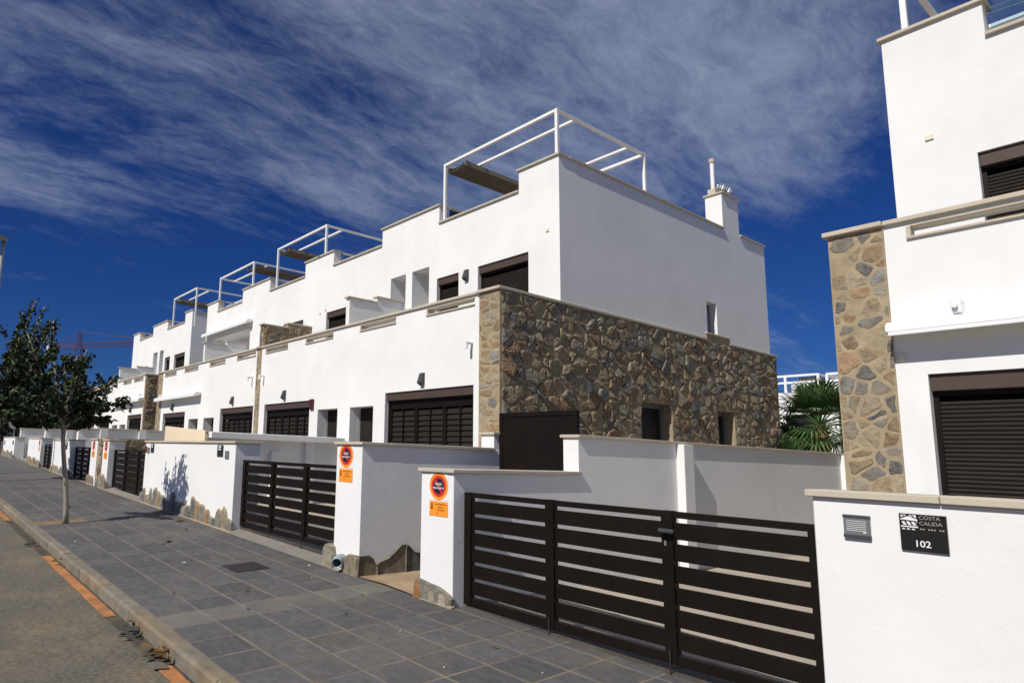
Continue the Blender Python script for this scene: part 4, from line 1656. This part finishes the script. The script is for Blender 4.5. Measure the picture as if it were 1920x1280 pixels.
G1 = 'white two storey terraced houses along the street'
A = dict(x=(-16.86, -7.6), pil=(-16.72, -8.09), ux=(-16.47, -7.606), seed=100, stone_side=True, sz0=1.1, nst=300,
         gopen=[(-10.83, -8.24, 2.90, 'louvre'), (-12.13, -11.24, 2.65, 'door'), (-13.52, -12.64, 2.65, 'door'), (-16.39, -13.92, 2.90, 'louvre')],
         slots=[(-16.46, -15.19), (-14.23, -12.95), (-11.81, -10.52), (-9.53, -8.22)],
         lamps=[(-9.62, 2.98), (-15.22, 2.98)], ulamps=[(-10.1, 5.50)], spouts=[(-8.28, 3.54), (-16.5, 3.60)],
         uopen=[(-9.77, -8.37, 3.7, 5.75, 'roller'), (-11.1, -10.37, 3.7, 5.75, 'roller'), (-12.01, -11.38, 3.7, 6.11, 'niche'),
                (-12.87, -12.26, 4.9, 6.11, 'niche'), (-15.95, -14.91, 3.7, 5.72, 'roller'), (-14.4, -13.7, 3.7, 5.72, 'roller')],
         high=[(-8.61, -7.606), (-13.28, -11.05), (-16.47, -15.66)],
         side_cop=[(YU + .30, 16.44), (17.30, 18.71)], side_holes=[(15.42, 15.90, 4.73, 5.50)],
         stone_holes=[(12.52, 13.71, 1.0, 2.90), (15.70, 16.52, 1.0, 2.91)],
         div=[(-12.40, 'stucco', .06, 0), (-16.86, 'mortar', .10, 400)], glass=[(-11.02, 0, 13.2), (-15.70, 0, 13.2)],
         vents=[(-7.89, 6.07, YU), (-16.3, 5.75, YU), (-16.0, 5.82, YU)])
hA, tfA = house('nearest white house block with tall rubble stone side wall and grey upper side', 0, 0, A, G1)
for y, z in ((10.72, 2.90), (14.55, 2.80), (17.6, 2.80)):
    lamp_side(hA, tfA, y, z, -7.58)
# red alarm box at the corner of the left window
mb = MB(tfA)
mb.box(-13.86, -13.70, YF - .05, YF, 2.66, 2.92, .006)
hA.part('alarm_box', mb, 'darkred')
# chimney with flue pipe and two turbine vents
mb = MB(tfA)
mb.box(-8.02, -7.606, 16.44, 17.29, 7.53, 8.49)
ch = hA.part('chimney', mb, 'stucco')
mb = MB(tfA)
mb.box(-8.06, -7.56, 16.40, 17.33, 8.49, 8.53, .005)
hA.part('chimney_coping', mb, 'coping', ch)
mb = MB(tfA)
mb.box(-7.96, -7.76, 16.46, 16.66, 8.53, 8.69, .006)
hA.part('flue_base', mb, 'coping', ch)
mb = MB(tfA)
mb.tube((-7.86, 16.56, 8.69), (-7.86, 16.56, 9.43), .05, n=16)
hA.part('flue_pipe', mb, 'white', ch, smooth=False)
mb = MB(tfA)
mb.tube((-7.86, 16.56, 9.43), (-7.86, 16.56, 9.53), .072, n=16)
hA.part('flue_cap', mb, 'coping', ch)
for yv in (16.82, 17.14):
    mb = MB(tfA)
    vs, fs = [], []
    nb = 14
    for i in range(7):
        a = -1.1 + 2.3 * i / 6
        for k in range(2 * nb):
            t = math.pi * k / nb
            rr = .15 * math.cos(a) * (1.0 if k % 2 else .86)
            vs.append((-7.80 + rr * math.cos(t + i * .18), yv + rr * math.sin(t + i * .18), 8.76 + .15 * math.sin(a)))
    for i in range(6):
        for k in range(2 * nb):
            fs.append((i * 2 * nb + k, i * 2 * nb + (k + 1) % (2 * nb), (i + 1) * 2 * nb + (k + 1) % (2 * nb), (i + 1) * 2 * nb + k))
    fs.append(tuple(range(12 * nb, 14 * nb)))
    mb.add(vs, fs)
    mb.tube((-7.80, yv, 8.53), (-7.80, yv, 8.64), .085, n=12)
    hA.part('turbine_vent', mb, 'steel', ch)

B = dict(x=(-25.81, -16.862), pil=(-25.29, -16.99), ux=(-25.30, -16.472), seed=200,
         gopen=[(-19.46, -17.1, 2.90, 'louvre'), (-20.82, -19.95, 2.64, 'door'), (-22.2, -21.33, 2.64, 'door'), (-24.97, -22.61, 2.92, 'louvre')],
         slots=[(-18.39, -17.11), (-20.55, -19.29), (-22.9, -21.61), (-25.06, -23.8)],
         lamps=[(-18.52, 2.99), (-23.88, 3.0)], spouts=[(-17.25, 3.62), (-25.1, 3.5)], awn=[(-25.47, -21.14, 3.45)],
         uopen=[(-18.6, -17.3, 3.7, 5.72, 'roller'), (-20.3, -19.5, 3.7, 5.72, 'roller'), (-24.5, -21.1, 3.6, 5.98, 'niche')],
         uawn=[(-25.2, -20.9, 6.19)],
         high=[(-17.3, -16.472), (-21.9, -19.7), (-25.30, -24.2)], div=[(-21.25, 'stucco', .06, 0)],
         glass=[(-19.72, 0, 13.2), (-24.22, 0, 13.2)])
house('middle white terraced house block with a rolled awning over its upper loggia', 0, 0, B, G1)
Cc = dict(x=(-36.3, -27.40), pil=(-35.75, -27.56), ux=(-35.75, -27.03), seed=300, stone_side=True, sz0=1.6, nst=120, ztop=7.53, zlow=7.1,
          gopen=[(-29.81, -27.75, 2.90, 'louvre'), (-31.0, -30.05, 2.5, 'door'), (-32.3, -31.36, 2.5, 'door'), (-35.1, -32.82, 2.90, 'louvre')],
          slots=[(-29.2, -27.9), (-30.9, -29.6), (-33.02, -31.85), (-35.2, -33.95)],
          lamps=[(-29.3, 3.0), (-34.6, 3.0)], awn=[(-31.84, -27.5, 3.48)], spouts=[(-27.75, 3.6)],
          uopen=[(-29.0, -27.64, 3.7, 5.75, 'roller'), (-30.3, -29.58, 3.7, 5.75, 'roller'), (-31.12, -30.57, 3.7, 6.17, 'niche'), (-32.1, -31.44, 4.9, 6.17, 'niche'),
                 (-33.6, -32.9, 3.7, 5.6, 'roller')],
          high=[(-27.9, -27.03), (-32.4, -30.25), (-35.75, -34.62)], div=[(-31.9, 'stucco', .06, 0)], glass=[(-30.28, 0, 13.2), (-34.65, 0, 13.2)],
          stone_holes=[(12.52, 13.71, 1.0, 2.90)], side_holes=[])
house('farthest white terraced house block, behind the trees at the left', 0, .10, Cc, G1)

# the house at the right edge
D = dict(x=(-2.71, 7.0), pil=(-2.21, 6.5), ux=(-2.50, 6.5), seed=500, ps=.185, ph=.145,
         gopen=[(-1.96, .75, 2.945, 'roller')], slots=[(-2.01, -.7), (.3, 1.6)], awn=[(-2.20, 2.4, 3.39)],
         uopen=[(-1.71, -.35, 3.7, 5.70, 'roller')], high=[(-2.50, -1.53), (.9, 3.1)], lowend=True, glass=[],
         vents=[(-2.12, 6.05, YU), (-2.15, 3.13, YF)], spouts=[])
hD, tfD = house('white house at the right edge with rubble stone pier and big brown roller shutter', 0, -.37, D, G1)
mb = MB(tfD)
mb.box(-1.71, -1.63, YF - .16, YF, 3.50, 3.63, .008)
mb.tube((-1.67, YF - .20, 3.57), (-1.67, YF - .16, 3.57), .025, n=10)
hD.part('security_camera', mb, 'white')
mb = MB(tfD)
mb.add([(-1.50, YU + .15, 6.75 + .40), (.9, YU + .15, 6.75 + .40), (.9, YU + .15, 7.5), (-1.50, YU + .15, 7.5), (-1.50, YU + .162, 7.15), (.9, YU + .162, 7.15), (.9, YU + .162, 7.5), (-1.50, YU + .162, 7.5)],
       [(0, 1, 2, 3), (5, 4, 7, 6), (3, 2, 6, 7), (1, 0, 4, 5), (0, 3, 7, 4), (1, 5, 6, 2)])
hD.part('glass_screen', mb, 'glass')
mb = MB(tfD)
mb.box(-1.48, .88, YU + .14, YU + .17, 7.126, 7.165)
hD.part('glass_rail', mb, 'white')

pergola('white roof pergola on the nearest house, with folded taupe canopy at its left end', 0, 0, -10.94, -7.70, 10.02, 13.10, 8.50, 6.9, 'left')
pergola('white roof pergola in the middle of the row, with folded canopy at its left end', 0, 0, -19.36, -16.25, 10.02, 13.10, 8.48, 6.9, 'left')
pergola('white roof pergola third from the right, its folded canopy at the right end', 0, 0, -24.3, -21.25, 10.02, 13.10, 8.46, 6.9, 'right')
pergola('farthest white roof pergola at the left, its canopy at the left end', 0, 0, -29.74, -26.9, 10.02, 13.10, 8.58, 6.9, 'left')
pergola('white roof pergola on the house at the right edge, mostly out of frame', 0, -.37, -2.28, 1.2, 10.10, 13.10, 8.50, 6.9, 'right')


# ------------------------------------------------------------------ background house and palms in the gap
t = Thing('background_house', 'distant white house with roof railings seen in the gap behind the palm', 'house', (-13.5, 36.0, .3))
mb = MB()
panel(mb, 'y', -24.0, -4.0, 0.0, 5.35, 36.0, 36.3, [(-14.15, -12.6, .3, 4.25), (-11.9, -10.6, .3, 4.25)])
mb.box(-24, -4, 36.3, 44, 0, 5.3)
t.part('wall', mb, 'stucco')
for a, b in ((-14.15, -12.6), (-11.9, -10.6)):
    mb = MB()
    mb.box(a, b, 36.2, 36.25, .3, 4.25)
    t.part('window', mb, 'black')
mb = MB()
mb.box(-13.95, -13.2, 36.4, 37.2, 5.3, 5.85)
t.part('roof_parapet', mb, 'stucco')
mb = MB()
mb.box(-12.7, -12.0, 36.4, 37.0, 5.3, 5.75)
t.part('roof_parapet', mb, 'stucco')
mb = MB()
mb.box(-12.15, -10.2, 35.6, 36.0, 4.75, 5.0)
t.part('canopy_slab', mb, 'stucco')
for lab, x0, x1, y0, y1 in (('distant white roof pergola above the background house, left one', -17.0, -12.75, 36.4, 39.0), ('distant white roof pergola above the background house, right one', -12.45, -9.0, 36.6, 39.0)):
    pg = Thing('roof_pergola', lab, 'pergola', ((x0 + x1) / 2, y0, 5.3))
    for x in (x0, -14.2 if x0 < -16 else x1, x1):
        mb = MB()
        mb.box(x - .05, x + .05, y0 - .05, y0 + .05, 5.3, 6.22)
        pg.part('post', mb, 'white')
    for zz, yy in ((6.17, y0), (5.83, y0)):
        mb = MB()
        mb.box(x0, x1, yy - .045, yy + .045, zz, zz + .1)
        pg.part('beam', mb, 'white')
    for x in (x0, x1):
        mb = MB()
        mb.box(x - .05, x + .05, y0 + .05, y1, 6.16, 6.26)
        pg.part('beam', mb, 'white')
    mb = MB()
    mb.box(x1 - .9, x1 - .1, y0 + .1, y1, 6.02, 6.12)
    pg.part('folded_canopy', mb, 'canopy')


def palm(label, x, y, z0, h_, n, R, seed):
    rg = random.Random(seed)
    t = Thing('fan_palm', label, 'palm tree', (x, y, z0))
    mb = MB()
    pts, rad = [], []
    for i in range(9):
        u = i / 8
        pts.append((x + .06 * math.sin(u * 3), y, z0 + (h_) * u))
        rad.append(.19 - .05 * u + rg.uniform(-.02, .02))
    mb.path(pts, rad, 12)
    for i in range(46):       # old leaf bases
        a, zz = rg.uniform(0, 6.28), z0 + h_ * rg.uniform(.1, 1)
        d = Vector((math.cos(a), math.sin(a), 0))
        p = Vector((x, y, zz)) + d * .12
        mb.tube(p, p + d * .12 + Vector((0, 0, .14)), .04, .015, 5)
    t.part('trunk', mb, 'palmbark')
    mb = MB()
    top = Vector((x, y, z0 + h_))
    for i in range(n):
        az = i * 2.399 + rg.uniform(-.2, .2)
        el = math.radians(85 - 125 * (i / n) + rg.uniform(-8, 8))
        d = Vector((math.cos(az) * math.cos(el), math.sin(az) * math.cos(el), math.sin(el)))
        plen = R * rg.uniform(.42, .55)
        p1 = top + d * plen + Vector((0, 0, -.05 * plen))
        mb.tube(top, p1, .018, .009, 4, False)
        side = d.cross(Vector((0, 0, 1)))
        side = side.normalized() if side.length > .05 else Vector((1, 0, 0))
        up = side.cross(d)
        fl = R * rg.uniform(.5, .62)
        ns = 21
        for k in range(ns):
            a = math.radians(-105 + 210 * k / (ns - 1))
            dd = (d * math.cos(a) + side * math.sin(a) + up * .18 * abs(math.sin(a))).normalized()
            ln = fl * (1 - .32 * abs(a) / 1.9) * rg.uniform(.9, 1.05)
            wv = dd.cross(up).normalized() * .026
            m1 = p1 + dd * ln * .55
            e = p1 + dd * ln + Vector((0, 0, -.20 * ln - rg.uniform(0, .1) * ln))
            mb.add([p1 - wv * .3, p1 + wv * .3, m1 + wv, m1 - wv, e], [(0, 1, 2, 3), (3, 2, 4)])
    t.part('crown', mb, 'palm')


palm('fan palm with spread fronds standing in the gap between the two houses', -7.75, 22.0, .25, 2.65, 46, 1.65, 3)
palm('smaller fan palm at the left of the gap, low against the stone wall end', -9.2, 23.5, .25, 1.7, 34, 1.5, 8)
palm('fan palm half hidden behind the stone pier of the right house', -6.9, 25.0, .25, 2.0, 26, 1.3, 12)
palm('low young fan palm behind the far end of the garden wall', -8.35, 20.6, .25, 1.35, 30, 1.25, 15)


# ------------------------------------------------------------------ street trees
def tree(label, x, y, z0, trunk_h, tips, seed, nleaf, lsize, m='leaf', tr=.045, lean=(0, 0), name='street_tree', group=None):
    rg = random.Random(seed)
    t = Thing(name, label, 'tree', (x, y, z0), group)
    mb = MB()
    pts, rad = [], []
    for i in range(9):
        u = i / 8
        pts.append((x + lean[0] * u + .025 * math.sin(u * 5), y + lean[1] * u + .03 * math.sin(u * 4 + 1), z0 - .03 + trunk_h * u))
        rad.append(tr * (1.25 if i == 0 else 1.0) * (1 - .25 * u))
    mb.path(pts, rad, 10)
    top = Vector(pts[-1])
    leaves = MB()
    segs = []
    for tip in tips:
        tip = Vector(tip)
        mid = top.lerp(tip, .5) + Vector((rg.uniform(-.1, .1), rg.uniform(-.1, .1), rg.uniform(-.05, .12)))
        ns = 6
        br = []
        for i in range(ns + 1):
            u = i / ns
            br.append(top * (1 - u) ** 2 + mid * 2 * u * (1 - u) + tip * u * u)
        mb.path(br, [tr * .55 * (1 - .8 * i / ns) + .004 for i in range(ns + 1)], 6)
        segs += [(br[i], br[i + 1], i) for i in range(1, ns)]
        for k in range(5):
            i = rg.randrange(2, ns)
            b0 = br[i]
            d = (tip - top).normalized() + Vector((rg.uniform(-1, 1), rg.uniform(-1, 1), rg.uniform(-.5, .8)))
            b1 = b0 + d.normalized() * rg.uniform(.18, .42) * (tip - top).length * .5
            mb.tube(b0, b1, .008, .003, 4, False)
            segs.append((b0, b1, ns))
    t.part('trunk', mb, 'bark', smooth=True)
    for k in range(nleaf):
        a, b, i = rg.choice(segs)
        p = a.lerp(b, rg.random()) + Vector((rg.gauss(0, .045), rg.gauss(0, .045), rg.gauss(0, .04)))
        d = Vector((rg.uniform(-1, 1), rg.uniform(-1, 1), rg.uniform(-1.2, .1))).normalized()
        s_ = d.cross(Vector((rg.uniform(-1, 1), rg.uniform(-1, 1), rg.uniform(-1, 1)))).normalized()
        ln, wd_ = lsize * rg.uniform(.7, 1.25), lsize * rg.uniform(.30, .42)
        nrm = s_.cross(d)
        leaves.add([p, p + d * ln * .45 + s_ * wd_ + nrm * .012, p + d * ln, p + d * ln * .45 - s_ * wd_ + nrm * .012, p + d * ln * .5 - nrm * .01],
                   [(0, 1, 4), (1, 2, 4), (2, 3, 4), (3, 0, 4)])
    t.part('crown', leaves, m)
    return t


rg = random.Random(77)
z1 = zp(-11.86, 2.4)
tips = [(-11.95, 1.95, 3.70), (-12.15, 1.60, 3.45), (-11.8, 2.50, 3.25), (-11.7, 3.00, 2.85), (-11.6, 3.22, 2.42), (-11.9, 1.40, 2.95), (-12.4, 1.75, 3.2), (-11.3, 2.25, 3.05),
        (-12.6, 2.3, 3.1), (-11.8, 1.25, 2.35), (-11.2, 1.9, 2.5), (-12.3, 2.85, 2.45), (-12.4, 1.5, 2.5), (-12.0, 3.05, 2.1), (-11.7, 1.35, 2.1), (-11.9, 2.7, 2.6)]
tree('young street tree with slim pale trunk standing in the pavement pit', -11.86, 2.41, z1, 1.62, tips, 4, 3000, .098, lean=(0, -.12), group='street trees along the kerb')
z2 = zp(-20.3, 2.4)
tips = [(-20.7 + rg.uniform(-1.1, 1.1), 2.40 + rg.uniform(-1.0, 1.05), rg.uniform(2.6, 4.9)) for _ in range(26)]
tips += [(-20.4, 3.05, 5.55), (-20.0, 2.75, 5.65), (-20.5, 3.25, 5.2), (-20.2, 2.5, 5.3), (-19.6, 3.1, 4.6), (-20.2, 3.3, 3.3), (-20.0, 3.45, 2.9), (-20.6, 3.5, 3.8)]
tree('larger street tree at the left edge with dense dark crown and rising shoots', -21.0, 2.3, z2, 1.9, tips, 6, 11000, .12, tr=.07, group='street trees along the kerb')
# garden trees far behind the street wall
for i, (x, y, h_, r_) in enumerate(((-44.0, 6.6, 5.0, 1.7), (-47.0, 9.5, 5.6, 2.0), (-52.0, 7.6, 5.0, 2.0), (-50.0, 12.5, 5.4, 2.2), (-41.0, 8.6, 4.3, 1.5), (-58.0, 6.0, 4.6, 1.6), (-66.0, 7.2, 5.2, 2.2))):
    tp = [(x + rg.uniform(-r_, r_), y + rg.uniform(-r_, r_), zs_(x) + rg.uniform(.30, 1.0) * h_) for _ in range(20)]
    tree(('dark garden tree beyond the street wall, nearest the left edge', 'tall dark garden tree in the far gardens, behind the street tree crown', 'dark garden tree farthest up the street',
          'dark garden tree beside the far end of the last house', 'low dark garden tree just behind the farthest street wall', 'dark tree at the left edge beyond the round far sign', 'dark tree at the far end of the street, left edge')[i],
         x, y, zs_(x), 1.3, tp, 30 + i, 2600, .34, 'leafbg', tr=.10, name='garden_tree', group='dark trees in the far gardens')


hd = Thing('hedge', 'long dark hedge closing the far end of the street at the left edge', 'hedge', (-62.0, 8.0, zs_(-62)))
mb = MB()
hr = random.Random(41)
for k in range(9000):
    p = Vector((-62 + hr.gauss(0, .45), hr.uniform(3.2, 15.0), zs_(-62) + hr.uniform(.05, 1.0) ** .7 * (1.75 + .35 * math.sin(k * .013))))
    d = Vector((hr.uniform(-1, 1), hr.uniform(-1, 1), hr.uniform(-1, 1))).normalized()
    q = d.orthogonal().normalized()
    l_ = hr.uniform(.12, .24)
    mb.add([p, p + d * l_ * .5 + q * l_ * .35, p + d * l_, p + d * l_ * .5 - q * l_ * .35], [(0, 1, 2, 3)])
hd.part('foliage', mb, 'leafbg')
mb = MB()
for k in range(24):
    yy = 3.4 + k * .5
    mb.tube((-62, yy, zs_(-62) - .3), (-62 + hr.uniform(-.2, .2), yy, zs_(-62) + 1.5), .03, .01, 5)
hd.part('stems', mb, 'bark', kind='stuff')

# ------------------------------------------------------------------ street lamp, crane, far sign posts
t = Thing('street_lamp', 'tall grey street lamp at the left edge with flat head over the road', 'street lamp', (-24.0, 2.15, zp(-24, 2.15)))
mb = MB()
mb.path([(-24.0, 2.15, zp(-24, 2.15) - .05), (-24.0, 2.15, 3.0), (-24.0, 2.15, 8.25)], [.085, .07, .05], 12)
t.part('pole', mb, 'steel', smooth=True)
mb = MB()
mb.prism([(1.55, 8.30), (2.22, 8.27), (2.28, 8.34), (2.20, 8.42), (1.60, 8.39)], 0, -24.13, -23.87)
t.part('lamp_head', mb, 'greybox')
mb = MB()
mb.box(-24.09, -23.91, 1.62, 2.05, 8.27, 8.295)
t.part('lens', mb, 'offwhite')


def lattice(mb, p0, p1, w, n, r):
    p0, p1 = Vector(p0), Vector(p1)
    d = (p1 - p0).normalized()
    a = d.cross(Vector((0, 0, 1)))
    a = a.normalized() if a.length > .1 else Vector((1, 0, 0))
    b = a.cross(d)
    off = [(a * sx + b * sy) * (w / 2) for sx, sy in ((-1, -1), (1, -1), (1, 1), (-1, 1))]
    for o_ in off:
        mb.tube(p0 + o_, p1 + o_, r, n=4)
    for i in range(n):
        q0, q1 = p0.lerp(p1, i / n), p0.lerp(p1, (i + 1) / n)
        for k in range(4):
            mb.tube(q0 + off[k], q1 + off[(k + 1) % 4], r * .6, n=3, cap=False)
            mb.tube(q0 + off[k], q0 + off[(k + 1) % 4], r * .6, n=3, cap=False)


cb = Vector((-150.0, 30.0, 0))
t = Thing('tower_crane', 'dark red tower crane far behind the trees with its jib pointing right', 'crane', (cb.x, cb.y, 1.2))
mb = MB()
lattice(mb, (cb.x, cb.y, .5), (cb.x, cb.y, 23.4), 1.3, 16, .06)
t.part('mast', mb, 'crane')
jd = Vector((.83, .55, 0)).normalized()
mb = MB()
lattice(mb, (cb.x, cb.y, 23.1), tuple(Vector((cb.x, cb.y, 23.4)) + jd * 34), 0.9, 20, .05)
t.part('jib', mb, 'crane')
mb = MB()
lattice(mb, (cb.x, cb.y, 23.1), tuple(Vector((cb.x, cb.y, 23.0)) - jd * 8.0), 0.9, 5, .05)
t.part('counter_jib', mb, 'crane')
mb = MB()
lattice(mb, (cb.x, cb.y, 23.4), (cb.x, cb.y, 26.4), .8, 3, .055)
t.part('apex', mb, 'crane')
mb = MB()
q = Vector((cb.x, cb.y, 21.2)) - jd * 7.6
mb.box(q.x - 1.0, q.x + 1.0, q.y - 1.0, q.y + 1.0, 21.9, 23.3, .1)
t.part('counterweight', mb, 'offwhite')
mb = MB()
mb.tube((cb.x, cb.y, 26.3), tuple(Vector((cb.x, cb.y, 23.8)) + jd * 19), .05, n=4)
mb.tube((cb.x, cb.y, 26.3), tuple(Vector((cb.x, cb.y, 23.6)) - jd * 7), .05, n=4)
t.part('stay', mb, 'crane')

for lab, x, y, zt, shape in (('round pale sign on a post at the far left beyond the street wall', -44.0, 5.65, 3.02, 'round'), ('small pale rectangular sign on a post at the far left, right of the round sign', -40.0, 6.55, 3.25, 'rect')):
    t = Thing('far_sign', lab, 'sign', (x, y, zs_(x)))
    mb = MB()
    mb.tube((x, y, zs_(x)), (x, y, zt), .04, n=8)
    t.part('post', mb, 'steel')
    mb = MB()
    if shape == 'round':
        mb.tube((x + .05, y, zt - .25), (x + .08, y, zt - .25), .34, n=24)
    else:
        mb.box(x + .05, x + .075, y - .17, y + .17, zt - .45, zt, .005)
    t.part('panel', mb, 'pale_tile')

# ------------------------------------------------------------------ litter
def litter(name, label, cat, x, y, z, s, m, seed, n=1, group=None):
    rg = random.Random(seed)
    t = Thing(name, label, cat, (x, y, z), group)
    mb = MB()
    for k in range(n):
        a = rg.uniform(0, 6.28)
        c, sn = math.cos(a), math.sin(a)
        ox, oy = (rg.gauss(0, s * .55), rg.gauss(0, s * .35)) if n > 1 else (0, 0)
        oz = rg.uniform(0, s * .35) if n > 1 else 0
        ss = s * rg.uniform(.6, 1.1) * (.6 if n > 1 else 1)
        pts = [(-.5, 0, .004), (-.2, .22, .10), (.2, .18, .14), (.55, 0, .05), (.2, -.2, .02), (-.2, -.22, .06), (0, 0, .015)]
        vs = [(x + ox + (u * c - v * sn) * ss, y + oy + (u * sn + v * c) * ss, z + oz + w * ss * rg.uniform(.6, 1.6) + .004) for u, v, w in pts]
        mb.add(vs, [(0, 5, 6), (5, 4, 6), (4, 3, 6), (3, 2, 6), (2, 1, 6), (1, 0, 6)])
    t.part('blade' if n == 1 else 'leaves', mb, m)


LG = 'dry leaves scattered on the pavement'
for i, (x, y, s_) in enumerate(((-11.1, 4.12, .22), (-11.2, 4.2, .12), (-9.33, 3.31, .26), (-9.2, 3.2, .12), (-6.51, 2.4, .07), (-5.6, 2.78, .08), (-6.2, 3.05, .09), (-3.63, 3.91, .06), (-5.0, 3.45, .05),
                                (-4.3, 3.3, .05), (-14.0, 2.9, .2), (-10.2, 3.9, .1), (-14.6, 3.6, .13), (-5.45, 3.95, .04))):
    litter('dry_leaf', 'small dry curled leaf lying on the slate pavement', 'leaf', x, y, zp(x, y), s_, 'dryleaf', 60 + i, group=LG)
for i, (x, y, s_) in enumerate(((-7.83, 2.99, .11), (-6.35, 3.9, .05), (-5.7, 3.75, .04), (-4.35, 3.55, .05), (-4.0, 3.72, .05), (-4.6, 3.0, .03), (-3.55, 3.3, .04), (-6.9, 4.2, .05), (-10.0, 2.2, .06), (-3.1, 3.8, .06))):
    litter('paper_scrap', 'tiny pale scrap of litter lying on the slate pavement', 'litter', x, y, zp(x, y), s_ * .7, 'offwhite', 90 + i, group='pale scraps on the pavement')
litter('leaf_pile', 'dark clump of rotten leaves in the gutter beside the kerb', 'leaf pile', -5.82, 1.80, zs_(-5.82) - .117, .17, 'gutter', 130, 16)
litter('leaf_pile', 'brown and yellow leaf clump in the gutter at the end of the nearest orange dash', 'leaf pile', -5.18, 1.82, zs_(-5.18) - .117, .19, 'dryleaf', 131, 18)
litter('leaf_pile', 'green leaves on the orange road dash beside the kerb', 'leaf pile', -9.0, 1.80, zs_(-9.0) - .115, .16, 'leaf', 132, 5)
litter('leaf_pile', 'green leaves in the dark gutter gap between two orange dashes', 'leaf pile', -10.6, 1.72, zs_(-10.6) - .117, .2, 'leaf', 133, 6)
mb = MB()
mb.box(-5.02, -4.88, 1.70, 1.80, 0, .012, .003)
mb.v = [(x + (y - 1.75) * .3, y, zs_(x) - .112 + z) for x, y, z in mb.v]
single('card_scrap', mb, 'tile_pale', 'flat grey scrap of card at the tip of the nearest orange dash', 'litter', org=(-4.95, 1.75, zs_(-4.95) - .11))

SC.render.engine = 'CYCLES'
